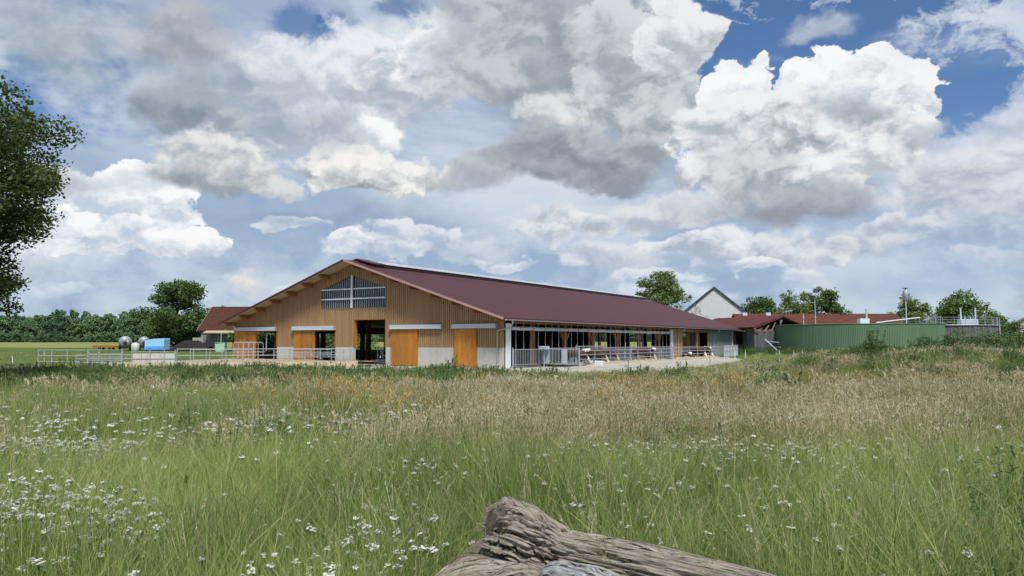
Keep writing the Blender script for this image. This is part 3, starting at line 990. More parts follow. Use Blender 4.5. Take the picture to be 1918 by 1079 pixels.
# timber-clad stretch with the recess, the window and the green door
for y0, y1, z0, z1 in ((36.56, 39.75, 0, 3.6), (39.75, 49.35, 3.24, 3.6), (49.35, 50.1, 0, 3.6)):
    nn = max(1, int((y1 - y0) / 0.42))
    for i in range(nn):
        a = y0 + (y1 - y0) * i / nn
        b = y0 + (y1 - y0) * (i + 1) / nn
        MB().box(-0.10, 0.02 + random.uniform(0, 0.006), a + 0.008, b - 0.008, z0, z1).build('side_board', M_CLAD, barn)
MB().box(-1.25, -1.15, 39.6, 49.5, 0.0, 3.55).build('recess_wall', M_BACK, barn)
MB().box(-0.10, 0.03, 39.76, 44.6, 0.0, 1.55).build('recess_panel', M_SLATEWOOD, barn)
MB().box(-1.14, -1.10, 39.9, 41.0, 1.7, 3.1).build('recess_window', M_WHITE, barn)
MB().box(-1.14, -1.08, 41.0, 44.0, 2.75, 3.1).build('recess_window', M_WHITE, barn)
MB().box(-1.14, -1.02, 44.1, 45.4, 0.0, 3.2).build('recess_post', M_DOOR, barn)
MB().box(-0.1, 0.05, 44.8, 45.3, 0.0, 3.2).build('recess_post', M_CLAD, barn)
MB().box(-1.14, -1.06, 46.0, 48.2, 0.0, 3.1).build('green_door', M_GDOOR, barn)
MB().box(-1.14, -1.02, 48.3, 49.3, 0.0, 3.2).build('recess_post', M_DOOR, barn)
# polycarbonate stretch in panels
for i in range(7):
    y0 = 50.15 + i * 1.46
    for z0, z1 in ((0.0, 1.1), (1.12, 2.2), (2.22, 3.42)):
        MB().box(-0.06, 0.0, y0 + 0.02, y0 + 1.44, z0, z1).build('polycarbonate_panel', M_POLY, barn)
MB().box(-0.11, -0.065, 50.1, 60.5, 3.42, 3.6).build('panel_rail', M_GALV, barn)
MB().box(-0.1, 0.1, 60.4, 60.6, 0, 3.6).build('end_post', M_WHITE, barn)

# inside: floor, far gable, left side, inner posts, tie beams
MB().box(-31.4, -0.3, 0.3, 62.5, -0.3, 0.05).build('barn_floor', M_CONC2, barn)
mb = MB()
for a, b, z0 in ((-31.5, -23, 1.5), (-23, -20.5, 3.4), (-20.5, -17.5, 1.5), (-17.5, -13, 4.3), (-13, 0, 1.5)):
    lo = z0 if z0 > 3 else 0
    pts = [(a, lo), (b, lo), (b, roof_under(b) - 0.03)] + ([(XC, RID - 0.04)] if a < XC < b else []) + [(a, roof_under(a) - 0.03)]
    mb.prism_y(pts, 62.3, 62.45)
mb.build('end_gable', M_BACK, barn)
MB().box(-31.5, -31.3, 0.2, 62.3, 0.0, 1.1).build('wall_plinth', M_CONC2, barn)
MB().box(-31.46, -31.34, 26.0, 62.2, 1.105, 3.345).build('light_blocking_wall', M_BACK, barn)  # wall added to close this side and keep the interior dark
MB().box(-31.5, -31.2, 0.2, 62.3, 2.95, 3.75).build('wall_plate', M_INNER, barn)  # deepened to cut off sky light; interior shade is in its colour
for y in np.arange(5.0, 60, 5.62):
    MB().box(-31.45, -31.2, y - 0.2, y + 0.2, 1.1, 3.35).build('glulam_post', M_BEAM, barn)
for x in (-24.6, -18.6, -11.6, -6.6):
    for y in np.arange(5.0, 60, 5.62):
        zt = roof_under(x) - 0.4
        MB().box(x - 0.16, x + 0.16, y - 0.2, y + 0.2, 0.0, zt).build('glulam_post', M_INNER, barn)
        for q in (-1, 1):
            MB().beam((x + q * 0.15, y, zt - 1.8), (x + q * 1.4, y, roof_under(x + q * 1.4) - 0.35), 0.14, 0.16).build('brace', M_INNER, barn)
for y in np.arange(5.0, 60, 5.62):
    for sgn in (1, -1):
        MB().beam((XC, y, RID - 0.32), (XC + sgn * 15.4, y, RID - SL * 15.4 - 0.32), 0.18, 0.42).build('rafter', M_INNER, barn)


# ------------------------------------------------------------------ feed barrier inside the big doorway
def barn_thing(name, label, cat, x, y, z=0.0, group=None):
    return thing(name, label, cat, BL(x, y, z), BR, group)


ff = barn_thing('feed_barrier', 'dark row of slanted headlock bars seen through the big open doorway', 'feed barrier', -15.4, 2.6, 0.05)
MB().box(0, 4.6, -0.08, 0.08, 0, 0.42).build('kerb', M_CONC2, ff)
for z in (0.75, 1.45):
    MB().tube([(0, 0, z), (4.6, 0, z)], 0.04, 8).build('rail', M_GALV, ff)
for i in range(14):
    x = 0.15 + i * 0.32
    MB().tube([(x, 0, 0.42), (x + (0.16 if i % 2 else -0.02), 0, 1.45)], 0.038, 6).build('headlock_bar', M_TRACK, ff)


# ------------------------------------------------------------------ straw-littered slab in front of the left half of the gable
mb = MB()
fr = [(-31.0, 58.0), (-27.0, 60.0), (-20.5, 61.2), (-12.6, 63.2)]
bk = [tuple(BL(-31.4, -0.25)[:2]), tuple(BL(-25, -0.25)[:2]), tuple(BL(-19, -0.25)[:2]), tuple(BL(-12.05, -0.25)[:2])]
n1, n2 = 40, 10
V, F = [], []


def lerp_poly(P, t):
    k = t * (len(P) - 1)
    i = min(int(k), len(P) - 2)
    f = k - i
    return (P[i][0] * (1 - f) + P[i + 1][0] * f, P[i][1] * (1 - f) + P[i + 1][1] * f)


for j in range(n2 + 1):
    for i in range(n1 + 1):
        a, b = lerp_poly(fr, i / n1), lerp_poly(bk, i / n1)
        t = j / n2
        x, y = a[0] * (1 - t) + b[0] * t, a[1] * (1 - t) + b[1] * t
        zz = 0.36 + 0.10 * float(vnoise(x * 1.1, y * 1.1, 21))
        V.append((x, y, zz))
for j in range(n2):
    for i in range(n1):
        k = j * (n1 + 1) + i
        F.append((k, k + 1, k + n1 + 2, k + n1 + 1))
base = len(V)
for i in range(n1 + 1):
    a = lerp_poly(fr, i / n1)
    V.append((a[0] + 0.02, a[1] - 0.25 - 0.2 * float(vnoise(i * 0.7, 2.0, 4)), -0.1))
for i in range(n1):
    F.append((base + i, base + i + 1, i + 1, i))
me = bpy.data.meshes.new('straw_bed')
me.from_pydata(V, [], F)
me.materials.append(M_STRAW)
me.polygons.foreach_set('use_smooth', [True] * len(F))
o = link('straw_bed', me)
tag(o, kind='stuff', label='beige straw litter on the pen floor before the gable')
# hay along the kerb on the right-hand side, and the kerb itself
kerb = MB()
kb = BL(3.75, 3.0)
kerb.bevbox(3.75, 3.95, 3.0, 45.0, -0.2, 0.10, 0.02)
kerb.box(0.06, 3.745, 5.9, 45.0, -0.2, 0.045)
k = kerb.build('yard_slab', M_CONC, None, BO, (0, 0, BR))
tag(k, kind='structure')
mb = MB()
V, F = [], []
ny, nx = 130, 7
for j in range(ny + 1):
    y = 7.2 + j * 0.28
    hgt = (0.12 + 0.34 * float(fbm(y * 0.45, 3.3, 8, 3))) * min(1, (j + 1) / 6, (ny + 1 - j) / 6)
    for i in range(nx + 1):
        t = i / nx
        x = 2.75 + 0.95 * t + 0.12 * float(vnoise(y * 1.3, t * 3, 9))
        V.append((x, y, 0.05 + hgt * math.sin(math.pi * t) ** 0.7 * (0.75 + 0.5 * float(vnoise(y * 3, t * 5, 10)))))
for j in range(ny):
    for i in range(nx):
        q = j * (nx + 1) + i
        F.append((q, q + 1, q + nx + 2, q + nx + 1))
me = bpy.data.meshes.new('hay_strip')
me.from_pydata(V, [], F)
me.materials.append(M_STRAW)
me.polygons.foreach_set('use_smooth', [True] * len(F))
o = link('hay_strip', me, None, BO, (0, 0, BR))
tag(o, kind='stuff', label='loose hay laid along the feed rail')


# ------------------------------------------------------------------ fences and gates
def rail_fence(name, label, cat, a, b, posts, rails, ph, z0=0.0, pr=0.036, rr=0.024, group=None, m=None):
    """Straight galvanised run from a to b (world x,y): every post and rail a part."""
    a, b = Vector((a[0], a[1], 0)), Vector((b[0], b[1], 0))
    d = b - a
    L = d.length
    t = thing(name, label, cat, (a.x, a.y, z0), math.atan2(d.y, d.x), group)
    for p in posts:
        MB().tube([(p * L, 0, -0.3), (p * L, 0, ph)], pr, 8).build('post', m or M_GALV, t)
    for z in rails:
        MB().tube([(0, -pr - rr * 0.6, z), (L, -pr - rr * 0.6, z)], rr, 8).build('rail', m or M_GALV, t)
    return t


def lin_posts(n):
    return [i / (n - 1) for i in range(n)]


rail_fence('pen_fence', 'galvanised three-rail fence at the far left end of the pen above a low concrete kerb', 'fence', (-36.2, 59.0), (-32.6, 59.0), (0.0, 0.13, 0.29, 0.62), (1.40, 0.97, 0.53), 1.44)
t = rail_fence('pen_gate', 'galvanised five-bar gate between two thick posts left of the grey panels', 'gate', (-32.4, 59.0), (-29.8, 59.0), (0.0, 0.33, 1.0), (1.40, 1.10, 0.86, 0.62, 0.42), 1.46, pr=0.06)
rail_fence('pen_fence', 'short low galvanised fence standing behind the left pen gate', 'fence', (-34.2, 60.6), (-29.4, 61.5), lin_posts(5), (1.0, 0.7, 0.42), 1.05)
pb = thing('panel_barrier', 'four pale grey sheet panels hung in a galvanised frame beside the left gate', 'barrier', (-29.5, 60.0, 0.05), 0.03)
for a, b, z0 in ((0.05, 0.68, 0.22), (0.72, 1.33, 0.22), (1.42, 2.42, 0.14), (2.5, 3.25, 0.06)):
    MB().box(a, b, -0.02, 0.02, z0, 1.08).build('panel', M_CONC, pb)
for x in (0.0, 1.37, 2.46, 3.3):
    MB().tube([(x, -0.05, -0.2), (x, -0.05, 1.36)], 0.036, 8).build('post', M_GALV, pb)
for z in (0.28, 0.68, 1.20):
    MB().tube([(0, -0.06, z), (3.3, -0.06, z)], 0.022, 8).build('rail', M_GALV, pb)
rail_fence('pen_fence', 'long galvanised two-rail fence running from the grey panels to the big doorway', 'fence', (-26.2, 60.4), (-13.3, 63.6), lin_posts(12), (1.36, 0.86), 1.42, 0.10, pr=0.034)
rail_fence('pen_fence', 'galvanised fence set back behind the long front run, nearer the dark heap', 'fence', (-27.5, 66.0), (-23.0, 68.5), lin_posts(5), (1.30, 0.80), 1.40, 0.05, pr=0.034)
rail_fence('pen_fence', 'short galvanised fence before the second sliding door from the left', 'fence', (-19.0, 66.0), (-15.2, 65.0), (0.0, 0.3, 0.68, 1.0), (0.98, 0.66, 0.36), 1.05, 0.4, pr=0.03)
# stall hoops
st = thing('stall_hoops', 'row of tall bent galvanised hoops in front of the leftmost sliding door', 'stall divider', (-23.9, 66.2, 0.4), 0.45)
for i in range(5):
    x = i * 0.42
    pts = [(x, 0, -0.3), (x, 0, 1.45), (x + 0.06, 0, 1.56), (x + 0.18, 0, 1.60), (x + 0.62, 0, 1.58), (x + 0.74, 0, 1.52), (x + 0.78, 0, 1.40), (x + 0.78, 0, 0.4)]
    MB().tube(pts, 0.026, 8).build('hoop', M_GALV, st)
MB().tube([(0, 0, 0.75), (2.6, 0, 0.75)], 0.024, 8).build('rail', M_GALV, st)
# cubicle loops along the pen
cl = thing('cubicle_loops', 'low bent galvanised loops on the straw before the second sliding door', 'stall divider', (-19.6, 64.6, 0.42), 0.2)
for i in range(4):
    x = i * 1.35
    MB().tube([(x, 0, 0.72), (x + 0.05, 0, 0.42), (x + 0.2, 0, 0.34), (x + 0.8, 0, 0.30), (x + 1.0, 0, 0.05)], 0.024, 8).build('loop', M_GALV, cl)
MB().tube([(-0.2, 0, 0.74), (5.6, 0, 0.74)], 0.022, 8).build('rail', M_GALV, cl)
for x in (0.0, 2.7, 5.4):
    MB().tube([(x, 0.04, -0.3), (x, 0.04, 0.95)], 0.03, 8).build('post', M_GALV, cl)


def bar_gate(label, x, y, L, rot, z0=0.22, h=1.2, nb=None, group=None, legs=True):
    """Frame with upright bars; the bars, a few pixels each, are one part."""
    t = thing('bar_gate', label, 'gate', BL(x, y, 0.0), BR + rot, group)
    mb = MB()
    for z in (z0, z0 + h):
        mb.tube([(0, 0, z), (L, 0, z)], 0.032, 8)
    mb.tube([(0, 0, z0 - 0.01), (0, 0, z0 + h + 0.01)], 0.04, 8).tube([(L, 0, z0 - 0.01), (L, 0, z0 + h + 0.01)], 0.04, 8)
    mb.build('frame', M_GALV, t)
    mb = MB()
    nb = nb or int(L / 0.25)
    for i in range(1, nb):
        mb.tube([(L * i / nb, 0, z0), (L * i / nb, 0, z0 + h)], 0.021, 6)
    o = mb.build('upright_bars', M_GALV, t)
    o['kind'] = 'stuff'
    if legs:
        for q in (0.0, L):
            MB().tube([(q, 0.07, -0.2), (q, 0.07, z0 + h + 0.14)], 0.045, 8).build('post', M_GALV, t)
    return t


H = math.pi / 2
g1 = bar_gate('galvanised gate of upright bars next to the white corner panel of the barn', 0.22, 0.95, 4.1, H)
g2 = bar_gate('galvanised gate of upright bars standing out from the barn side, dark kerb below', 0.25, 5.25, 3.45, 0.0)
MB().box(0.02, 3.4, -0.04, 0.02, 0.0, 0.17).build('kerb_board', M_BLACK, g2)
MB().box(0.06, 0.75, -0.05, -0.036, 0.24, 1.40).build('sheet_panel', M_TRACK, g2)
MB().box(1.9, 2.4, -0.05, -0.036, 0.24, 1.46).build('sheet_panel', M_TRACK, g2)
for k, wd in enumerate(('nearest the corner pen', 'behind the nearest brown cattle', 'between the middle timber posts', 'before the tall timber posts', 'beside the far white panel')):
    y = 5.6 + k * 6.05
    bar_gate('long gate of upright bars along the open barn side, ' + wd, 0.24, y, 5.9, H, 0.18, 1.3 if k != 1 else 1.45, group='bar gates along the open barn side')

fa, fb = BL(3.55, 5.4), BL(3.45, 27.0)
rail_fence('feed_rail', 'galvanised three-rail feed fence with cattle behind it, near half', 'fence', fa[:2], fb[:2], lin_posts(8), (1.32, 0.98, 0.62), 1.36, 0.0, pr=0.036, rr=0.028)
fa, fb = BL(3.42, 27.1), BL(3.1, 44.0)
rail_fence('feed_rail', 'galvanised feed fence continuing along the barn to the polycarbonate panels', 'fence', fa[:2], fb[:2], lin_posts(7), (1.40, 1.0, 0.66), 1.45, 0.05, pr=0.036, rr=0.028)
bar_gate('pale solid-looking end gate closing the far end of the feed run', 0.5, 46.5, 3.6, 0.0, 0.2, 1.25, 24)
lp = rail_fence('side_fence', 'pale corrugated screen fence beyond the feed run at the barn\'s far end', 'fence', BL(3.3, 45.5)[:2], BL(1.2, 59.0)[:2], lin_posts(6), (1.5, 0.9), 1.55, 0.1)
Ln = (BL(1.2, 59.0) - BL(3.3, 45.5)).length
for i in range(18):
    MB().box(i * Ln / 18 + 0.02, (i + 1) * Ln / 18 - 0.02, 0.04, 0.07, 0.1, 1.45).build('sheet', M_WHITE, lp)
# water trough and two white blocks on the yard
tr = barn_thing('water_trough', 'small pair of white troughs by the near end of the feed rail', 'trough', 3.1, 8.2, 0.045)
for x in (0.0, 0.95):
    mb = MB().bevbox(x - 0.32, x + 0.32, -0.22, 0.22, 0.0, 0.42, 0.04)
    mb.build('basin', M_WHITE, tr)
    MB().box(x - 0.25, x + 0.25, -0.15, 0.15, 0.421, 0.43).build('water', M_DARK, tr)
tw = barn_thing('water_trough', 'pale box trough between the two bar gates', 'trough', 0.75, 4.8, 0.0)
MB().bevbox(-0.35, 0.35, -0.3, 0.3, 1.42, 1.68, 0.03).build('basin', M_TRACK, tw)
MB().tube([(0, 0, 0), (0, 0, 1.42)], 0.06, 8).build('stand', M_GALV, tw)


# ------------------------------------------------------------------ farm buildings behind
def gable_house(name, label, cat, loc, rot, w, depth, eave, ridge, wall_m, roof_m, over=0.3, th=0.16, roof_name='roof', verge=None):
    """Gabled building; local -y is the gable that is seen. Returns the Empty."""
    t = thing(name, label, cat, loc, rot)
    h = w / 2
    wl = MB().prism_y([(-h, -0.5), (h, -0.5), (h, eave), (0, ridge), (-h, eave)], 0, depth).build('wall', wall_m, t)
    s = (ridge - eave) / h
    for sg in (1, -1):
        xe = sg * (h + over)
        ze = ridge - s * (h + over)
        poly = [(0, ridge + 0.01), (xe, ze + 0.01), (xe, ze + th), (0, ridge + th * 1.15)]
        if sg < 0:
            poly.reverse()
        MB().prism_y(poly, -over, depth + over).build(roof_name, roof_m, t)
        if verge:
            MB().beam((sg * 0.01, -over - 0.02, ridge + th * 0.4), (xe, -over - 0.02, ze + th * 0.4), 0.035, th * 1.7).build('verge_board', verge, t)
    return t


M_SLATE = mat('slate_verge', (0.045, 0.050, 0.060), 0.6, vary=0.2)
# white gable house
wg = gable_house('farmhouse', 'white rendered house gable with thin dark verge rising behind the barn', 'house', (42.1, 160, 0.55), -0.16, 14.6, 16, 6.7, 12.75, M_RENDER, M_SLATE, 0.25, 0.2, verge=M_SLATE)
# house at the right edge
rh = gable_house('farmhouse', 'pale house with reddish roof half hidden by hedges at the right edge', 'house', (124.0, 180, 1.0), -0.55, 12, 14, 5.2, 8.6, M_RENDER, M_TILE, 0.5, 0.22, verge=M_GREYWOOD)
MB().box(-1.6, -0.8, 5.0, 5.8, 7.0, 10.2).build('chimney', M_TILE, rh)
for x in (-2.5, 0.4, 2.6):
    f = MB().box(x - 0.5, x + 0.5, -0.06, 0.02, 2.2, 3.6).build('window', M_WHITE, rh)
    MB().box(x - 0.42, x + 0.42, -0.075, -0.062, 2.28, 3.52).build('pane', M_DARK, f)

# old barn on the left, tiled roof with ridge across the view, grey board gable on its left
ob = thing('old_barn', 'old barn with mottled brown tiled roof and grey board walls left of the long barn', 'barn', (-56.9, 141, 0.45), -0.06)
D = 11.0
roofp = [(-0.5, 3.75), (D / 2, 8.05), (D + 0.5, 3.75)]
mb = MB()
for y0, z0, y1, z1 in ((-0.55, 3.55, D / 2, 8.15), (D + 0.55, 3.55, D / 2, 8.15)):
    a = [(y0, z0), (y1, z1), (y1, z1 + 0.16), (y0, z0 + 0.16)]
    if y0 > y1:
        a.reverse()
    a.reverse()
    MB().prism_x(a, -0.5, 24.0).build('roof', M_TILE, ob)
# front eave lean-to strip
MB().prism_x([(-0.58, 3.50), (-0.55, 3.66), (-2.0, 3.30), (-2.0, 3.16)], 1.3, 24.0).build('canopy_roof', M_SOFFIT, ob)
MB().beam((-0.52, -0.62, 3.55), (-0.52, D / 2, 8.2), 0.06, 0.34).build('verge_board', M_GREYWOOD, ob)
for i in range(14):
    y0 = i * D / 14
    ym = y0 + D / 28
    zt = 8.1 - abs(ym - D / 2) * 0.835
    MB().box(0.0, 0.08, y0 + 0.015, y0 + D / 14 - 0.015, -0.4, zt - 0.25).build('board', M_GREYWOOD, ob)
for i in range(8):
    x0 = 0.05 + i * 0.56
    MB().box(x0 + 0.012, x0 + 0.548, -0.08 - random.uniform(0, 0.02), 0.0, -0.4, 3.55).build('board', M_GREYWOOD, ob)
MB().box(4.56, 24, 3.2, 3.3, -0.4, 3.5).build('inner_wall', M_BLACK, ob)  # black colour stands for the shade inside the open bay
for x in (4.65, 13.0):
    MB().tube([(x, -1.9, -0.4), (x, -1.9, 3.2)], 0.11, 8).build('post', M_GALV, ob)
MB().box(5.0, 8.8, 2.2, 3.1, -0.2, 1.5).build('stored_sheet', M_TRACK, ob)

# long tiled farm building behind the tank
lb = thing('tiled_building', 'long farm building with weathered red tiled roof behind the green tank', 'building', (44.0, 147, 0.5), -0.03)
Lb, ri, ea = 31.5, 6.95, 3.6
for y0, z0, y1, z1 in ((-0.5, ea - 0.3, 5.5, ri), (11.5, ea - 0.3, 5.5, ri)):
    a = [(y0, z0), (y1, z1), (y1, z1 + 0.16), (y0, z0 + 0.16)]
    if y0 > y1:
        a.reverse()
    a.reverse()
    MB().prism_x(a, -0.4, Lb).build('roof', M_TILE3, lb)
MB().prism_x([(0, -0.5), (0, ea - 0.15), (5.5, ri - 0.1), (11, ea - 0.15), (11, -0.5)], 0, Lb - 0.5).build('wall', M_SLATEWOOD, lb)
for x in (1.4, 6.0, 15.6, 20.6):
    MB().box(x, x + 0.9, 4.9, 6.1, ri - 0.3, ri + 0.38).build('ridge_vent', M_SLATE if x > 14 else M_RENDER, lb)
lt = thing('tiled_building', 'low building with brighter orange roof and dark vents in front of the long tiled roof', 'building', (48.8, 137, 0.4), -0.03)
MB().prism_x([(3.5, 4.75), (3.5, 4.9), (-0.3, 3.5), (-0.3, 3.35)], -0.3, 12.6).build('roof', M_TILE2, lt)
MB().box(0, 12.3, 0, 3.4, -0.4, 3.35).build('wall', M_SLATEWOOD, lt)
for x in (3.2, 4.3):
    MB().box(x, x + 0.8, 1.0, 1.6, 3.9, 4.75).build('roof_vent', M_BLACK, lt)

# open shed with maroon roof and dark board walls
A, B_, C_, D_ = Vector((33.2, 125, 5.75)), Vector((39.3, 111.9, 5.75)), Vector((34.3, 109.6, 4.02)), Vector((28.2, 122.7, 4.02))
os_ = thing('open_shed', 'dark board shed with maroon roof and open rafters at its right end', 'shed', (C_.x, C_.y, 0.2))
o3 = Vector((C_.x, C_.y, 0.2))
nrm = (B_ - C_).cross(D_ - C_).normalized()
E_, F_ = B_ + (B_ - C_) * 1.0, A + (A - D_) * 1.0
E_.z = F_.z = 4.02
for q in ((C_, B_, A, D_), (B_, E_, F_, A)):
    nn = (q[1] - q[0]).cross(q[3] - q[0]).normalized() * 0.14
    V = [p - o3 for p in q] + [p - o3 + nn for p in q]
    MB().add(V, [(3, 2, 1, 0), (4, 5, 6, 7), (0, 1, 5, 4), (1, 2, 6, 5), (2, 3, 7, 6), (3, 0, 4, 7)]).build('roof', M_MAROON, os_)
MB().beam(C_ - o3 + Vector((0.02, -0.05, -0.02)), B_ - o3 + Vector((0.02, -0.05, -0.02)), 0.08, 0.3).build('verge_board', M_MAROON, os_)
ux, uy = (D_ - C_).normalized(), (B_ - C_)
uy.z = 0
uy.normalize()


def wall_boards(parent, p0, p1, z1a, z1b, n, m, inset=0.0, name='board'):
    p0, p1 = Vector(p0), Vector(p1)
    for i in range(n):
        a, b = p0.lerp(p1, (i + 0.03) / n), p0.lerp(p1, (i + 0.97) / n)
        side = Vector((-(p1 - p0).y, (p1 - p0).x, 0)).normalized() * 0.05
        za, zb = z1a + (z1b - z1a) * i / n, z1a + (z1b - z1a) * (i + 1) / n
        V = []
        for p, z in ((a, za), (b, zb)):
            for s_ in (-1, 1):
                V += [p + side * s_ + Vector((0, 0, -0.4)), p + side * s_ + Vector((0, 0, z))]
        MB().add(V, [(0, 4, 5, 1), (2, 3, 7, 6), (0, 2, 6, 4), (1, 5, 7, 3), (0, 1, 3, 2), (4, 6, 7, 5)]).build(name, m, parent)


c0 = C_ - o3
c0.z = 0
wall_boards(os_, c0 + ux * 8.0 + uy * 0.5, c0 + ux * 5.2 + uy * 0.5, 3.5, 3.5, 7, M_SLATEWOOD)
wall_boards(os_, c0 + ux * 2.7 + uy * 0.5, c0 + ux * 0.35 + uy * 0.5, 3.55, 3.55, 8, M_SLATEWOOD)
wall_boards(os_, c0 + ux * 5.1 + uy * 0.52, c0 + ux * 2.8 + uy * 0.52, 1.5, 1.5, 6, M_SLATEWOOD)
MB().beam(c0 + ux * 5.1 + uy * 0.9 + Vector((0, 0, 2.4)), c0 + ux * 2.7 + uy * 0.9 + Vector((0, 0, 2.4)), 0.05, 2.0).build('opening_shade_sheet', M_BLACK, os_)  # black sheet painting the shade behind the gap in the boards
wall_boards(os_, c0 + ux * 0.35 + uy * 0.5, c0 + ux * 0.35 + uy * 5.3, 3.2, 3.5, 14, M_SLATEWOOD)
for k in range(4):
    p = c0 + ux * 0.2 + uy * (1.0 + k * 1.25)
    MB().beam(p + Vector((0, 0, 3.3)), p + uy * 0.9 + Vector((0, 0, 3.95 + 0.36 * k)), 0.1, 0.12).build('rafter', M_GREYWOOD, os_)
MB().beam(c0 + ux * 0.2 + uy * 5.3 + Vector((0, 0, 0)), c0 + ux * 0.2 + uy * 5.3 + Vector((0, 0, 5.1)), 0.22, 0.22).build('post', M_SLATEWOOD, os_)
MB().tube([c0 - ux * 0.05 + uy * 0.1 + Vector((0, 0, 3.75)), c0 - ux * 0.05 + uy * 1.2 + Vector((0, 0, 3.35))], 0.06, 8).build('gutter_end', M_GALV, os_)
MB().lathe([(0.02, -0.05), (0.14, -0.02), (0.14, 0.08), (0.03, 0.1)], tuple(c0 + ux * 2.0 + uy * 0.2 + Vector((0, 0, 3.35))), 10).build('lamp', M_WHITE, os_)
# stacked pipes against the tank
pl = thing('pipe_stack', 'small stack of dark metal pipes leaning beside the green tank', 'pipes', (36.7, 107.6, 0.2), -0.9)
for i in range(6):
    MB().tube([(-1.3 + i * 0.05, -i * 0.12, 0.25 + i * 0.34), (1.4 - i * 0.1, -i * 0.10, 0.05 + i * 0.34)], 0.07, 8).build('pipe', M_GALV if i % 2 else M_SLATE, pl)
MB().tube([(-1.0, -0.9, 2.2), (1.3, -0.9, 0.3)], 0.08, 8).build('pipe', M_TRACK, pl)

# ------------------------------------------------------------------ the two tanks
gt = thing('round_tank', 'low wide round tank clad in green corrugated sheet', 'tank', (49.5, 111.0, 0.1))
R, n, zt = 11.2, 330, 4.28
V, F = [], []
for i in range(n):
    for k, (da, dr) in enumerate(((0.0, 0.0), (0.42, 0.0), (0.5, 0.05), (0.92, 0.05))):
        a = 2 * math.pi * (i + da) / n
        for z in (-0.5, zt):
            V.append(((R + dr) * math.cos(a), (R + dr) * math.sin(a), z))
m4 = n * 4
F = [(2 * i, 2 * ((i + 1) % m4), 2 * ((i + 1) % m4) + 1, 2 * i + 1) for i in range(m4)]
link('sheet_wall', np_mesh('sheet_wall', V, np.array(F), M_GREEN), gt)
MB().lathe([(R - 0.1, zt - 0.02), (R + 0.09, zt - 0.02), (R + 0.09, zt + 0.07), (R - 0.1, zt + 0.07)], n=96).build('rim', M_GREEN, gt)
MB().lathe([(R - 0.12, zt - 0.3), (R * 0.5, zt - 0.2), (0.1, zt - 0.12)], n=64).build('cover', M_SLATE, gt)


def rim_rail(parent, R, a0, a1, z, h, step, nr=3):
    """Guard rail that follows a tank's rim."""
    k = max(2, int(abs(a1 - a0) * R / step))
    for i in range(k + 1):
        a = a0 + (a1 - a0) * i / k
        MB().tube([(R * math.cos(a), R * math.sin(a), z), (R * math.cos(a), R * math.sin(a), z + h)], 0.035, 6).build('rail_post', M_GALV, parent)
    for j in range(nr):
        zz = z + h * (j + 1) / nr - 0.02
        pts = [(R * math.cos(a0 + (a1 - a0) * i / 40), R * math.sin(a0 + (a1 - a0) * i / 40), zz) for i in range(41)]
        MB().tube(pts, 0.024, 6).build('guard_rail', M_GALV, parent)


rim_rail(gt, R - 0.4, math.radians(-62), math.radians(30), zt + 0.05, 1.05, 2.2)
MB().box(-3.6, -2.4, -9.6, -8.6, zt - 0.1, zt + 0.75).build('valve_box', M_WHITE, gt)
MB().tube([(-2.6, -9.2, zt), (-2.6, -9.2, zt + 2.0)], 0.13, 10).build('vent_pipe', M_TRACK, gt)
MB().tube([(-1.4, -9.3, zt + 0.2), (5.6, -7.0, zt + 0.95)], 0.07, 8).build('feed_pipe', M_WHITE, gt)
for x, y, h in ((-9.2, -4.6, 1.55), (-7.8, -5.2, 3.4)):
    MB().tube([(x, y, zt - 0.2), (x, y, zt + h)], 0.05, 6).lathe([(0.10, 0.0), (0.16, 0.06), (0.10, 0.14)], (x, y, zt + 0.95), 8).build('mast', M_TRACK, gt)

kt = thing('round_tank', 'round tank clad in dark grey vertical boards right of the green tank', 'tank', (68.1, 122.3, 0.5))
R2, zt2 = 8.0, 4.0
nb = 140
mb = MB()
for i in range(nb):
    a0, a1 = 2 * math.pi * (i + 0.03) / nb, 2 * math.pi * (i + 0.97) / nb
    r = R2 + random.uniform(-0.025, 0.03)
    V = []
    for a in (a0, a1):
        for rr_ in (r, R2 - 0.08):
            V += [(rr_ * math.cos(a), rr_ * math.sin(a), -0.6), (rr_ * math.cos(a), rr_ * math.sin(a), zt2)]
    MB.add(mb, V, [(0, 4, 5, 1), (2, 3, 7, 6), (1, 5, 7, 3), (0, 1, 3, 2), (4, 6, 7, 5)])
M_TANKWOOD = mat('tank_board', (0.115, 0.108, 0.118), 0.85, vary=0.55, vscale=1.1, stretch=(6, 6, 0.12), stain=(0.22, 0.21, 0.20), stain_scale=1.6, stain_amt=0.5, bump=0.2)
mb.build('board_wall', M_TANKWOOD, kt)['kind'] = 'stuff'
MB().lathe([(R2 - 0.3, zt2), (R2 + 0.16, zt2), (R2 + 0.16, zt2 + 0.10), (R2 - 0.3, zt2 + 0.10)], n=80).build('rim', M_TRACK, kt)
MB().lathe([(R2 - 0.3, zt2 + 0.02), (R2 * 0.4, zt2 + 0.1), (0.1, zt2 + 0.12)], n=48).build('cover', M_SLATE, kt)
rim_rail(kt, R2 - 0.05, math.radians(-140), math.radians(-5), zt2 + 0.1, 1.15, 1.5)
MB().bevbox(-1.0, 1.6, -7.3, -6.2, zt2 + 0.1, zt2 + 0.95, 0.06).build('machine_box', M_TRACK, kt)
for x in (-0.8, 1.4):
    MB().tube([(x, -6.9, zt2 + 0.9), (x, -6.9, zt2 + 2.5)], 0.10, 8).lathe([(0.05, 0), (0.16, 0.02), (0.16, 0.10), (0.05, 0.12)], (x, -6.9, zt2 + 2.5), 10).build('vent_pipe', M_WHITE, kt)
MB().tube([(0.6, -7.0, zt2 + 2.0), (1.3, -7.0, zt2 + 0.9)], 0.04, 6).build('stay', M_GALV, kt)
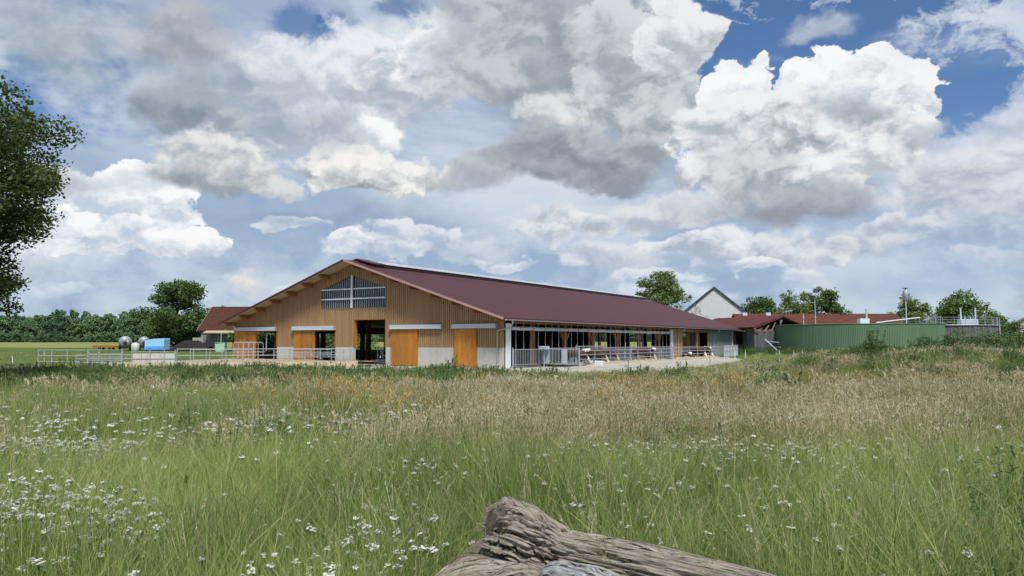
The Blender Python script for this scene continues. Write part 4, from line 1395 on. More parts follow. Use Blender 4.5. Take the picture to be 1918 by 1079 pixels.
aa = math.radians(-47)
MB().box(-0.3, 0.3, -0.05, 0.0, 1.15, 1.55).build('notice_plate', M_WHITE, kt, (R2 * math.cos(math.radians(-78)), R2 * math.sin(math.radians(-78)) - 0.03, 0), (0, 0, math.radians(12)))
MB().tube([((R2 + 0.12) * math.cos(aa), (R2 + 0.12) * math.sin(aa), 2.2), ((R2 + 0.12) * math.cos(aa), (R2 + 0.12) * math.sin(aa), 3.95)], 0.12, 8).build('overflow_pipe', M_SOFFIT, kt)

fl = thing('flare_stack', 'tall thin gas flare with a cylinder lantern above the tank roofs', 'flare', (64.3, 125.5, 0.4))
MB().tube([(0, 0, 0), (0, 0, 8.9)], 0.085, 8).build('pole', M_TRACK, fl)
MB().lathe([(0.30, 8.6), (0.40, 8.65), (0.40, 10.05), (0.34, 10.1)], n=16).build('lantern', M_GALV, fl)
MB().lathe([(0.10, 10.1), (0.10, 10.35), (0.45, 10.36), (0.45, 10.44), (0.05, 10.5)], n=16).build('cap', M_SLATE, fl)

# ------------------------------------------------------------------ things on the left
def wheel(parent, x, y, z, r, w, name='wheel'):
    wl_ = MB().lathe([(r * 0.6, -w / 2), (r * 0.95, -w / 2), (r, -w * 0.35), (r, w * 0.35), (r * 0.95, w / 2), (r * 0.6, w / 2)], (x, y, z), 20, 'x').build(name, M_RUBBER, parent)
    MB().lathe([(0.05, -w * 0.52), (r * 0.55, -w * 0.50), (r * 0.58, w * 0.50), (0.05, w * 0.52)], (x, y, z), 14, 'x').build('rim', M_GALV, wl_)


def tanker(label, x, y, rot, r, L):
    z = gz(x, y)
    t = thing('slurry_tanker', label, 'slurry tanker', (x, y, z), rot, 'slurry tankers parked on the grass')
    prof = [(0.05, -L / 2 - 0.42), (r * 0.5, -L / 2 - 0.38), (r * 0.82, -L / 2 - 0.25), (r * 0.97, -L / 2 - 0.06), (r, -L / 2 + 0.1), (r, L / 2 - 0.1), (r * 0.97, L / 2 + 0.06), (r * 0.82, L / 2 + 0.25), (r * 0.05, L / 2 + 0.4)]
    MB().lathe(prof, (0, 0, r + 0.62), 32, 'y').build('tank', M_TANKG, t)
    for yy_ in (-L * 0.3, 0, L * 0.3):
        MB().lathe([(r + 0.004, -0.05), (r + 0.045, -0.03), (r + 0.045, 0.03), (r + 0.004, 0.05)], (0, yy_, r + 0.62), 32, 'y').build('band', M_GALV, t)
    MB().box(-0.5, 0.5, -L / 2 - 0.3, L / 2 + 0.3, 0.46, 0.72).build('chassis', M_RUBBER, t)
    for sx in (-1, 1):
        wheel(t, sx * (r * 0.86), 0.3, 0.55, 0.55, 0.4)
    MB().lathe([(0.28, -0.10), (0.32, -0.06), (0.32, 0.06), (0.2, 0.1)], (0.1, -L / 2 - 0.40, r + 0.45), 14, 'y').build('hatch', M_RUBBER, t)
    MB().tube([(0.1, -L / 2 - 0.42, r + 0.3), (0.12, -L / 2 - 0.55, 0.9), (0.1, -L / 2 - 0.5, 0.4)], 0.1, 8).build('hose', M_RUBBER, t)
    MB().box(0.35, 0.6, -L / 2 - 0.46, -L / 2 - 0.36, r + 0.6, r + 0.85).build('gauge', M_WHITE, t)
    return t


tanker('big grey slurry tanker seen end-on, nearest the orange trailer', -70.2, 140, 0.42, 1.00, 4.2)
tanker('grey slurry tanker seen end-on between the other tanker and the blue container', -68.9, 144.5, 0.40, 0.96, 4.0)
ib = thing('water_tank', 'creamy plastic tank standing before the grey tankers', 'tank', (-67.5, 138.3, gz(-67.5, 138.3)))
MB().lathe([(0.05, 0.0), (0.62, 0.0), (0.70, 0.08), (0.70, 1.15), (0.60, 1.32), (0.2, 1.42), (0.2, 1.5), (0.03, 1.5)], n=20).build('shell', M_IBC, ib)
ot = thing('flatbed_trailer', 'low rust-orange flatbed trailer standing in the grass', 'trailer', (-74.6, 142, gz(-74.6, 142)), 0.05)
MB().box(-2.0, 2.2, -1.0, 1.0, 0.62, 0.84).build('bed', M_RUST, ot)
MB().box(-2.0, 2.2, -1.06, -1.0, 0.60, 0.95).build('side_board', M_RUST, ot)
for x in (-0.9, 0.9):
    for y in (-0.8, 0.8):
        wheel(ot, x, y, 0.36, 0.36, 0.22)
MB().tube([(2.2, 0, 0.6), (3.6, 0, 0.5)], 0.06, 8).build('drawbar', M_RUST, ot)

bc = thing('tarped_container', 'bright light-blue tarpaulin-covered container with darker blue skirt', 'container', (-65.7, 138.0, gz(-65.7, 138)), 0.0)
mb = MB().prism_y([(0.0, 0.25), (4.0, 0.25), (4.0, 2.35), (3.9, 2.46), (1.7, 2.38), (0.12, 2.05), (0.0, 1.9)], 0.0, 3.0)
mb.build('tarp', M_BLUE, bc)
for x in (0.9, 1.75, 3.4):
    MB().tube([(x, -0.02, 0.3), (x, -0.03, 1.4), (x, -0.02, 2.05 + min(x, 1.7) * 0.19)], 0.035, 6).build('fold', M_BLUE, bc)
MB().prism_y([(-0.03, 0.22), (4.03, 0.22), (4.03, 0.95), (-0.03, 0.86)], -0.05, -0.005).build('skirt', M_BLUE2, bc)
MB().box(0.1, 3.9, 0.05, 2.9, 0.0, 0.24).build('pallet_base', M_RUBBER, bc)
for x in (0.8, 1.2, 2.9, 3.3):
    MB().box(x, x + 0.2, -0.07, -0.051, 0.42, 0.56).build('tie', M_SLATE, bc)

bc.scale = (0.86, 0.8, 0.92)

# dark heap
V, F = [], []
for j in range(17):
    for i in range(41):
        u, v = i / 40, j / 16
        x, y = -4.0 + 8.4 * u, -2.6 + 5.2 * v
        env = max(0.0, 1 - (abs(u - 0.62) / 0.5) ** 2.2) * math.sin(math.pi * v) ** 0.8
        V.append((x, y, -0.15 + env * (1.9 + 0.7 * (float(fbm(x * 0.9, y * 0.9, 31, 4)) - 0.3)) + 0.25 * (float(fbm(x * 3, y * 3, 33, 2)) - 0.5) * (env > 0)))
for j in range(16):
    for i in range(40):
        q = j * 41 + i
        F.append((q, q + 1, q + 42, q + 41))
me = bpy.data.meshes.new('manure_heap')
me.from_pydata(V, [], F)
me.materials.append(M_DUNG)
me.polygons.foreach_set('use_smooth', [True] * len(F))
o = link('manure_heap', me, None, (-58.0, 137, gz(-58, 137)))
tag(o, 'dark brown manure heap between the blue container and the old barn', 'heap')
# block wall, caged tank, mint bin
bw = thing('block_wall', 'short pale concrete block wall at the corner of the old barn', 'wall', (-57.6, 139.0, gz(-57.6, 139)))
for r_ in range(4):
    for c in range(2):
        MB().bevbox(c * 0.95 + 0.01, c * 0.95 + 0.94, 0, 0.6, r_ * 0.62 - 0.1, r_ * 0.62 + 0.51, 0.02).build('block', M_CONC2, bw)
cg = thing('caged_tank', 'white plastic tank in a metal cage in front of the block wall', 'tank', (-57.0, 136.5, gz(-57, 136.5)))
MB().bevbox(-0.6, 0.6, -0.5, 0.5, 0.15, 1.15, 0.08).build('bottle', M_IBC, cg)
MB().box(-0.62, 0.62, -0.52, 0.52, 0.0, 0.13).build('pallet', M_GREYWOOD, cg)
for z in (0.3, 0.6, 0.9):
    MB().tube([(-0.63, -0.53, z), (0.63, -0.53, z)], 0.016, 6).build('cage_bar', M_GALV, cg)
for i in range(6):
    x = -0.6 + i * 0.24
    MB().tube([(x, -0.53, 0.14), (x, -0.53, 1.16)], 0.016, 6).build('cage_bar', M_GALV, cg)
mt = thing('plastic_bin', 'mint-green plastic bin standing before the old barn\'s dark opening', 'bin', (-48.1, 127.5, gz(-48.1, 127.5)), 0.15)
mb = MB()
V = [(-0.66, -0.6, 0.12), (0.62, -0.6, 0.12), (0.62, 0.6, 0.12), (-0.66, 0.6, 0.12), (-0.80, -0.75, 1.35), (0.74, -0.75, 1.5), (0.74, 0.75, 1.5), (-0.80, 0.75, 1.35)]
mb.add(V, [(0, 3, 2, 1), (4, 5, 6, 7), (0, 1, 5, 4), (1, 2, 6, 5), (2, 3, 7, 6), (3, 0, 4, 7)])
mb.build('tub', M_MINT, mt)
MB().box(-0.84, 0.8, -0.78, 0.78, 1.51, 1.58).build('lid', M_MINT, mt)
MB().box(-0.7, 0.7, -0.6, 0.6, -0.05, 0.11).build('pallet', M_GREYWOOD, mt)
# low concrete kerb, boards and a slab by the left fence
o = MB().bevbox(-36.4, -33.9, 57.9, 58.35, -0.25, 0.16, 0.04).build('concrete_kerb', M_CONC2)
tag(o, 'rough low concrete kerb under the leftmost fence', 'kerb')
bs = thing('board_stack', 'few weathered brown boards lying on the grass under the fence', 'boards', (-33.6, 57.9, 0.0), 0.02)
for i in range(4):
    MB().box(0, 2.0 - 0.1 * i, -0.2 + 0.03 * i, 0.12, 0.02 + i * 0.07, 0.08 + i * 0.07).build('board', M_TILE, bs)
o = MB().bevbox(-31.3, -29.6, 57.6, 58.4, -0.2, 0.22, 0.04).build('concrete_block', M_CONC2)
tag(o, 'pale concrete block in front of the panel barrier', 'concrete block')


# ------------------------------------------------------------------ electric fence stakes
def stake(label, x, y, h, white=True, lean=0.0, r=0.022, group='electric fence stakes'):
    t = thing('fence_stake', label, 'stake', (x, y, gz(x, y)), random.uniform(0, 6), group)
    MB().tube([(0, 0, -0.3), (lean * h, 0, h)], [r, r * 0.8], 6).build('rod', M_STAKE if white else M_STAKEB, t)
    MB().lathe([(r * 0.9, h * 0.88), (r * 1.7, h * 0.89), (r * 1.7, h * 0.92), (r * 0.9, h * 0.93)], (lean * h * 0.9, 0, 0), 8).build('insulator', M_STAKEB if white else M_STAKE, t)
    return t


for lab, x, y, h, wh in (('thin dark fence stake standing on the verge below the middle timber posts', 13.4, 59.5, 1.15, False),
                         ('short dark fence stake with pale top on the verge before the brown cattle', 7.75, 51.5, 0.95, False),
                         ('thin dark fence stake on the verge below the bar gates', 2.4, 49.0, 0.9, False),
                         ('thin dark fence stake before the narrow yellow door', -2.1, 47.0, 0.85, False),
                         ('dark fence stake in the weeds below the big open doorway', -8.1, 47.5, 1.2, False),
                         ('thin dark fence stake farthest along the yard, before the hay', 18.7, 73.0, 1.3, False)):
    stake(lab, x, y, h, wh)
for lab, x, y, h in (('white stake in the grass by the far end of the barn', 25.4, 88.0, 1.3), ('short white stake before the dark board shed', 27.2, 90.0, 1.0),
                     ('white stake left of its twin before the green tank', 33.2, 91.0, 0.95), ('white stake right of its twin before the green tank', 34.2, 91.0, 1.1),
                     ('white stake at the left edge of the green tank', 34.3, 99.0, 0.9)):
    stake(lab, x, y, h, True, 0.0, 0.05, 'white stakes in the far grass')
stake('leaning whitish stake alone in the lawn at the far left', -44.5, 69.0, 0.95, True, -0.18, 0.04)


# ------------------------------------------------------------------ cattle
def cow_mesh(name, lying=False, head_low=True):
    J, E_, R_ = [], [], []

    def add(p, r, par=None):
        J.append(p)
        R_.append(r)
        if par is not None:
            E_.append((par, len(J) - 1))
        return len(J) - 1
    hz = 0.95 if not lying else 0.42
    ch = add((0.0, 0, hz + 0.02), (0.36, 0.40))
    ru = add((-0.55, 0, hz + 0.08), (0.33, 0.33), ch)
    ta = add((-0.82, 0, hz + 0.12), (0.20, 0.20), ru)
    be = add((0.45, 0, hz + 0.04), (0.31, 0.38), ch)
    sh = add((0.75, 0, hz + 0.10), (0.23, 0.30), be)
    if head_low and not lying:
        n1 = add((1.02, 0, hz - 0.05), (0.15, 0.22), sh)
        n2 = add((1.24, 0, hz - 0.32), (0.12, 0.15), n1)
        h1 = add((1.36, 0, hz - 0.46), (0.12, 0.12), n2)
        h2 = add((1.46, 0, hz - 0.68), (0.085, 0.085), h1)
        h3 = add((1.49, 0, hz - 0.80), (0.07, 0.06), h2)
    else:
        n1 = add((1.0, 0, hz + 0.20), (0.15, 0.22), sh)
        n2 = add((1.22, 0, hz + 0.34), (0.12, 0.16), n1)
        h1 = add((1.36, 0, hz + 0.36), (0.12, 0.12), n2)
        h2 = add((1.56, 0, hz + 0.24), (0.085, 0.085), h1)
        h3 = add((1.66, 0, hz + 0.18), (0.07, 0.06), h2)
    for s_ in (1, -1):
        add((J[h1][0] - 0.06, s_ * 0.24, J[h1][2] + 0.02), (0.03, 0.05), h1)
    tl = add((-1.0, 0, hz + 0.10), (0.035, 0.035), ta)
    add((-1.04, 0.02, hz - 0.45 if not lying else 0.1), (0.03, 0.03), tl)
    for s_ in (1, -1):
        if lying:
            a = add((-0.5, s_ * 0.36, 0.25), (0.17, 0.17), ru)
            b = add((-0.15, s_ * 0.5, 0.12), (0.08, 0.08), a)
            add((-0.5, s_ * 0.52, 0.08), (0.05, 0.05), b)
            a = add((0.7, s_ * 0.26, 0.22), (0.12, 0.12), sh)
            b = add((1.0, s_ * 0.28, 0.12), (0.07, 0.07), a)
            add((0.8, s_ * 0.3, 0.07), (0.045, 0.045), b)
        else:
            a = add((-0.55, s_ * 0.18, 0.72), (0.15, 0.18), ru)
            b = add((-0.68, s_ * 0.19, 0.46), (0.075, 0.085), a)
            c = add((-0.60, s_ * 0.19, 0.14), (0.045, 0.045), b)
            add((-0.56, s_ * 0.19, 0.02), (0.055, 0.06), c)
            a = add((0.62, s_ * 0.16, 0.70), (0.11, 0.14), sh)
            b = add((0.64, s_ * 0.17, 0.42), (0.06, 0.06), a)
            c = add((0.63, s_ * 0.17, 0.14), (0.042, 0.042), b)
            add((0.66, s_ * 0.17, 0.02), (0.05, 0.06), c)
    me = bpy.data.meshes.new(name)
    me.from_pydata(J, E_, [])
    o = bpy.data.objects.new('tmp', me)
    COL.objects.link(o)
    o.modifiers.new('s', 'SKIN')
    for i, sv in enumerate(me.skin_vertices[0].data):
        sv.radius = R_[i]
        sv.use_root = i == 0
    o.modifiers.new('d', 'SUBSURF').levels = 2
    dg = bpy.context.evaluated_depsgraph_get()
    out = bpy.data.meshes.new_from_object(o.evaluated_get(dg))
    bpy.data.objects.remove(o)
    out.name = name
    out.materials.clear()
    out.materials.append(M_HIDE)
    out.materials.append(M_HIDEW)
    hx = J[n2][0] + 0.06
    idx = []
    for p in out.polygons:
        c = p.center
        white = c.x > hx + 0.03 * math.sin(c.y * 30) or (c.z < 0.34 and not lying and c.x < 1.1) or (c.z < hz - 0.28 and abs(c.x) < 0.42 and not lying)
        idx.append(1 if white else 0)
    out.polygons.foreach_set('material_index', idx)
    out.polygons.foreach_set('use_smooth', [True] * len(idx))
    return out


cow_stand = cow_mesh('cow_body', False, True)
cow_up = cow_mesh('cow_body', False, False)
cow_lie = cow_mesh('cow_body', True)
cows = [
    (cow_stand, 2.0, 7.6, 0.10, 'dark brown cow with white face feeding nearest the bar gates'),
    (cow_up, 1.9, 9.3, -0.9, 'dark brown cow standing lengthways behind the feed rail, second in the near group'),
    (cow_stand, 2.1, 11.0, 0.05, 'dark brown cow reaching down to the hay, third in the near group'),
    (cow_stand, 2.0, 13.3, 0.25, 'dark cow with white muzzle at the far end of the near group'),
    (cow_up, 1.3, 12.0, -1.2, 'dark cow standing behind the near feeding group'),
    (cow_stand, 2.1, 22.0, 0.1, 'brown cow feeding at the middle of the rail, left of a pair'),
    (cow_up, 2.0, 24.2, -0.8, 'brown cow lengthways at the middle of the rail, right of a pair'),
    (cow_lie, 2.6, 33.6, -0.9, 'brown and white cow lying on the hay beyond the white panel'),
    (cow_stand, 2.1, 38.4, -0.3, 'reddish cow feeding before the dark recess'),
    (cow_stand, 2.0, 40.6, 0.0, 'reddish cow feeding before the green door'),
    (cow_up, 2.0, 42.6, -0.9, 'reddish cow standing at the far end of the feed rail'),
]
for me, x, y, r, lab in cows:
    o = link('cow', me, None, BL(x, y, 0.045), (0, 0, BR + r))
    o.scale = (1.0, 1.0, 1.0)
    tag(o, lab, 'cow', 'cattle at the feed rail')


# ------------------------------------------------------------------ trees
L_OAK = leaf_mat('dark_leaf', (0.054, 0.099, 0.029), (0.147, 0.229, 0.059), 0.35, 0.25)
L_NEAR = leaf_mat('near_leaf', (0.035, 0.059, 0.022), (0.109, 0.150, 0.046), 0.5, 0.30)
L_ASH = leaf_mat('ash_leaf', (0.093, 0.145, 0.049), (0.206, 0.271, 0.093), 0.4, 0.30)
L_WOOD = leaf_mat('wood_leaf', (0.076, 0.144, 0.086), (0.205, 0.313, 0.158), 0.09, 0.15)
L_BUSH = leaf_mat('bush_leaf', (0.046, 0.080, 0.024), (0.116, 0.162, 0.053), 0.6, 0.25)


def leaf_cloud(P, size, rng, flat=0.45, aspect=0.62):
    """One bent four-cornered leaf at every point of P."""
    n = len(P)
    N = rng.normal(size=(n, 3))
    N[:, 2] = np.abs(N[:, 2]) + flat
    N /= np.linalg.norm(N, axis=1)[:, None]
    T = rng.normal(size=(n, 3))
    T -= N * (T * N).sum(1)[:, None]
    T /= np.linalg.norm(T, axis=1)[:, None]
    B = np.cross(N, T)
    s = size * rng.uniform(0.6, 1.35, n)[:, None]
    bend = N * s * rng.uniform(-0.15, 0.25, n)[:, None]
    V = np.stack([P - T * s * 0.5, P + B * s * aspect * 0.5 + bend, P + T * s * 0.5, P - B * s * aspect * 0.5 + bend], 1).reshape(-1, 3)
    return V, np.arange(4 * n).reshape(n, 4)


def tree_meshes(seed, height, radius, base, clumps, leaves, leaf, leafm, profile=None, trunk_r=None, clump=0.26, squash=0.7, inner=0.45, lean=(0, 0)):
    rng = np.random.default_rng(seed)
    profile = profile or (lambda t: math.sqrt(max(0.02, 1 - (2 * t - 1) ** 2)) * (0.86 + 0.3 * (t < 0.55)))
    C = []
    while len(C) < clumps:
        t = rng.uniform(0.02, 0.98)
        if rng.uniform() > profile(t) ** 1.2 + 0.1:
            continue
        a = rng.uniform(0, 2 * math.pi)
        rr = math.sqrt(rng.uniform(inner ** 2, 1.0)) * profile(t) * radius * (0.80 + 0.3 * rng.uniform())
        C.append((rr * math.cos(a) + lean[0] * t, rr * math.sin(a) + lean[1] * t, base + (height - base) * t))
    C = np.array(C)
    cs = radius * clump * rng.uniform(0.6, 1.35, clumps)
    w = cs ** 2
    k = rng.choice(clumps, leaves, p=w / w.sum())
    d = rng.normal(size=(leaves, 3))
    d /= np.linalg.norm(d, axis=1)[:, None]
    d *= (rng.uniform(0.25, 1.0, leaves) ** 0.5)[:, None]
    d += rng.normal(size=(leaves, 3)) * 0.16
    P = C[k] + d * cs[k][:, None] * np.array([1, 1, squash])
    V, F = leaf_cloud(P, leaf, rng)
    crown = np_mesh('crown', V, F, leafm)
    tr = trunk_r or radius * 0.075
    mb = MB()
    top = base + (height - base) * 0.72
    K = 7
    wob = rng.normal(size=(K + 1, 2)) * radius * 0.03
    wob[0] = 0
    spine = [(wob[i][0] + lean[0] * (i / K) * 0.6, wob[i][1] + lean[1] * (i / K) * 0.6, -0.4 + (top + 0.4) * i / K) for i in range(K + 1)]
    mb.tube(spine, [tr * (1.25 if i == 0 else 1) * (1 - 0.75 * i / K) for i in range(K + 1)], 10)
    for c in C[:int(clumps * 0.75)]:
        h0 = min(top * 0.95, max(base * 0.7, c[2] - 0.45 * math.hypot(c[0], c[1]) - 0.3))
        f = (h0 + 0.4) / (top + 0.4) * K
        i = min(K - 1, int(f))
        p0 = Vector(spine[i]).lerp(Vector(spine[i + 1]), f - i)
        p2 = Vector(c)
        p1 = p0.lerp(p2, 0.5) + Vector((rng.normal() * 0.05, rng.normal() * 0.05, -0.06)) * radius
        r0 = tr * (1 - 0.75 * f / K) * 0.5
        mb.tube([p0, p1, p2], [r0, r0 * 0.6, r0 * 0.15], 5, False)
    return crown, mb.mesh('trunk', M_BARK)


def plant_tree(name, label, cat, loc, meshes, rotz=0.0, group=None, parts=('crown', 'trunk')):
    t = thing(name, label, cat, loc, rotz, group)
    link(parts[0], meshes[0], t)
    link(parts[1], meshes[1], t)
    return t


def prof_near(t):
    return float(np.interp(t, [0, 0.3, 0.4, 0.5, 0.6, 0.75, 0.88, 1], [0.62, 0.66, 0.88, 0.78, 0.85, 1.04, 1.0, 0.55]))


plant_tree('broadleaf_tree', 'big dark leafy tree overhanging the left edge of the view', 'tree', (-23.7, 30.0, gz(-23.7, 30)),
           tree_meshes(11, 12.0, 5.9, 3.0, 230, 95000, 0.165, L_NEAR, prof_near, 0.34, 0.15, 0.65, 0.35))
plant_tree('broadleaf_tree', 'large dense dark green tree left of the old barn', 'tree', (-65.2, 150, gz(-65, 150)),
           tree_meshes(12, 13.2, 6.4, 1.0, 85, 17000, 0.50, L_OAK, None, 0.42, 0.26, 0.7, 0.25))
plant_tree('broadleaf_tree', 'lighter green airy tree rising behind the far end of the red roof', 'tree', (28.6, 150, gz(28, 150)),
           tree_meshes(13, 15.0, 5.6, 4.0, 90, 9500, 0.46, L_ASH, None, 0.3, 0.20, 0.8, 0.3))
plant_tree('broadleaf_tree', 'bushy green tree right behind the white gable', 'tree', (55.4, 172, gz(55, 172)),
           tree_meshes(14, 11.6, 4.7, 3.0, 55, 7500, 0.50, L_OAK, None, 0.3, 0.26))
plant_tree('broadleaf_tree', 'open pale tree with sky showing through, second right of the white gable', 'tree', (60.8, 166, gz(60, 166)),
           tree_meshes(15, 12.6, 4.3, 3.0, 70, 6000, 0.42, L_ASH, None, 0.28, 0.20, 0.8, 0.3))
plant_tree('broadleaf_tree', 'darker round tree at the right end of the trio behind the tiled roof', 'tree', (67.6, 168, gz(67, 168)),
           tree_meshes(16, 13.0, 4.9, 3.0, 60, 9000, 0.48, L_OAK, None, 0.3, 0.25))
plant_tree('broadleaf_tree', 'pale open tree just behind the gas flare', 'tree', (91.0, 175, gz(91, 175)),
           tree_meshes(17, 11.6, 4.9, 2.0, 70, 7000, 0.48, L_ASH, None, 0.3, 0.21, 0.8))
plant_tree('broadleaf_tree', 'broad dark green tree behind the grey board tank', 'tree', (101.0, 172, gz(101, 172)),
           tree_meshes(18, 12.2, 6.3, 1.5, 75, 13000, 0.52, L_OAK, None, 0.4, 0.26))
bm, bt = tree_meshes(19, 9.5, 2.2, 3.0, 40, 260, 0.30, L_ASH, None, 0.16, 0.2)
plant_tree('bare_tree', 'thin almost bare tree beside the white gable', 'tree', (35.6, 152, gz(35, 152)), (bm, bt))
for i, (x, y, h, r, lab) in enumerate(((92.5, 150, 5.6, 3.6, 'green bush right of the grey board tank'), (87.0, 141, 4.4, 3.0, 'rounded bush touching the grey tank railing'),
                                       (98.5, 152, 5.0, 3.8, 'dark bush in front of the house at the right edge'), (81.5, 131, 2.9, 4.0, 'low wide dark hedge bush at the foot of the grey tank'),
                                       (87.5, 132, 3.0, 4.2, 'low dark hedge bush at the right edge of the view'),
                                       (66.0, 111.5, 1.9, 2.0, 'small bush in front of the grey board tank'), (61.9, 112.5, 1.5, 1.5, 'low small bush at the seam between green and grey tanks'))):
    plant_tree('bush', lab, 'bush', (x, y, gz(x, y)), tree_meshes(30 + i, h, r, 0.15, 40, 4500, 0.34 if h > 2 else 0.2, L_BUSH if i != 3 else L_OAK, None, 0.12, 0.3), parts=('foliage', 'stem'))
for i, (bx, by, h, r, lab) in enumerate(((-52, 24, 5.5, 5.0, 'leafy bush seen through the left sliding door'), (-50, 34, 6.0, 4.5, 'leafy bush seen through the big open doorway'), (-44, 48, 5.0, 4.0, 'leafy bush seen deep through the doorway'))):
    p = BL(bx, by)
    plant_tree('bush', lab, 'bush', (p.x, p.y, gz(p.x, p.y)), tree_meshes(50 + i, h, r, 0.2, 45, 5000, 0.34, L_ASH, None, 0.15, 0.3), parts=('foliage', 'stem'))


# ------------------------------------------------------------------ scattering (geometry nodes over laid-out points)
def scatter(name, label, variants, P, rot, scl, idx):
    lib = bpy.data.collections.new(name + '_kinds')
    for i, (me) in enumerate(variants):
        o = bpy.data.objects.new('%s_kind_%02d' % (name, i), me)
        lib.objects.link(o)
    me = bpy.data.meshes.new(name)
    n = len(P)
    me.vertices.add(n)
    me.vertices.foreach_set('co', np.asarray(P, dtype=np.float32).ravel())
    for an, ty, val in (('turn', 'FLOAT_VECTOR', rot), ('size', 'FLOAT_VECTOR', scl), ('pick', 'INT', idx)):
        at = me.attributes.new(an, ty, 'POINT')
        at.data.foreach_set('vector' if ty == 'FLOAT_VECTOR' else 'value', np.asarray(val, dtype=np.int32 if ty == 'INT' else np.float32).ravel())
    o = link(name, me)
    g = bpy.data.node_groups.new(name, 'GeometryNodeTree')
    g.interface.new_socket('Geometry', in_out='INPUT', socket_type='NodeSocketGeometry')
    g.interface.new_socket('Geometry', in_out='OUTPUT', socket_type='NodeSocketGeometry')
    N = g.nodes
    gi, go = N.new('NodeGroupInput'), N.new('NodeGroupOutput')
    ip = N.new('GeometryNodeInstanceOnPoints')
    ci = N.new('GeometryNodeCollectionInfo')
    ci.inputs['Collection'].default_value = lib
    ci.inputs['Separate Children'].default_value = True
    ci.inputs['Reset Children'].default_value = True

    def attr(nm, ty):
        a = N.new('GeometryNodeInputNamedAttribute')
        a.data_type = ty
        a.inputs['Name'].default_value = nm
        return a.outputs['Attribute']
    e2r = N.new('FunctionNodeEulerToRotation')
    lk = g.links.new
    lk(attr('turn', 'FLOAT_VECTOR'), e2r.inputs[0])
    lk(gi.outputs[0], ip.inputs['Points'])
    lk(ci.outputs[0], ip.inputs['Instance'])
    ip.inputs['Pick Instance'].default_value = True
    lk(attr('pick', 'INT'), ip.inputs['Instance Index'])
    lk(e2r.outputs[0], ip.inputs['Rotation'])
    lk(attr('size', 'FLOAT_VECTOR'), ip.inputs['Scale'])
    lk(ip.outputs[0], go.inputs[0])
    o.modifiers.new('scatter', 'NODES').node_group = g
    return tag(o, label, kind='stuff')


# distant wood
def wood():
    rng = np.random.default_rng(77)
    var = []
    for k in range(4):
        c, t = tree_meshes(80 + k, 13.5 + k % 2, 3.6 + 0.5 * (k % 3), 0.6, 60, 3600, 0.85, L_WOOD, lambda t: (0.62 + 0.5 * t) if t < 0.55 else math.sqrt(max(0.02, 1 - ((t - 0.5) / 0.5) ** 2)) * 0.95, 0.25, 0.27, 0.85, 0.2)
        var.append(c)
    P, S = [], []
    for row, (y0, sp) in enumerate(((352, 4.6), (360, 5.0), (369, 5.5), (380, 6.0))):
        for x in np.arange(-330, 330, sp):
            y = y0 + rng.uniform(-2, 2) + (0 if x < -100 else 40)
            xx = x + rng.uniform(-1.5, 1.5)
            P.append((xx, y, gz(xx, y) - 0.3))
            f = (0.56 + 0.50 * float(fbm(xx * 0.04, row * 3.7, 41, 3)) + rng.uniform(-0.14, 0.20)) * (1.0 if x < -100 else 0.8)
            wd = f ** 0.5 * rng.uniform(0.62, 1.0)
            S.append((wd, wd, f * 1.04))
    for x in np.arange(-330, -100, 1.7):
        y = 346 + rng.uniform(-2.5, 2.5)
        P.append((x, y, gz(x, y) - 1.2))
        f = rng.uniform(0.22, 0.45)
        S.append((f * 1.2, f * 1.2, f))
    for x in np.arange(-330, 330, 3.0):
        P.append((x, 392, gz(x, 392) - 1.5))
        S.append((0.9, 0.9, 0.55))
    n = len(P)
    rot = np.zeros((n, 3))
    rot[:, 2] = rng.uniform(0, 6.28, n)
    scatter('distant_wood', 'dark green wood along the horizon', var, P, rot, S, rng.integers(0, 4, n))


wood()

# ------------------------------------------------------------------ meadow
G_GREEN = leaf_mat('grass_blade', (0.089, 0.151, 0.029), (0.348, 0.398, 0.147), 0.35, 0.30, (0.42, 0.38, 0.18, 0.10), 1.0)  # tone range widened to take in blade highlights and shadows, spread at random
G_DRY = leaf_mat('dry_grass', (0.348, 0.313, 0.193), (0.697, 0.593, 0.450), 0.30, 0.30, (0.11, 0.135, 0.038, 0.22))
G_GOLD = leaf_mat('ripe_barley', (0.30, 0.225, 0.085), (0.52, 0.40, 0.18), 0.4, 0.30)
G_WEED = leaf_mat('weed_leaf', (0.063, 0.114, 0.039), (0.157, 0.221, 0.079), 0.45, 0.25)
G_PETAL = mat('white_petal', (0.72, 0.72, 0.66), 0.8, trans=0.35, objvar=0.12)
G_EYE = mat('flower_eye', (0.55, 0.42, 0.10), 0.8)
G_BLUE = mat('blue_petal', (0.32, 0.36, 0.72), 0.8, trans=0.3)


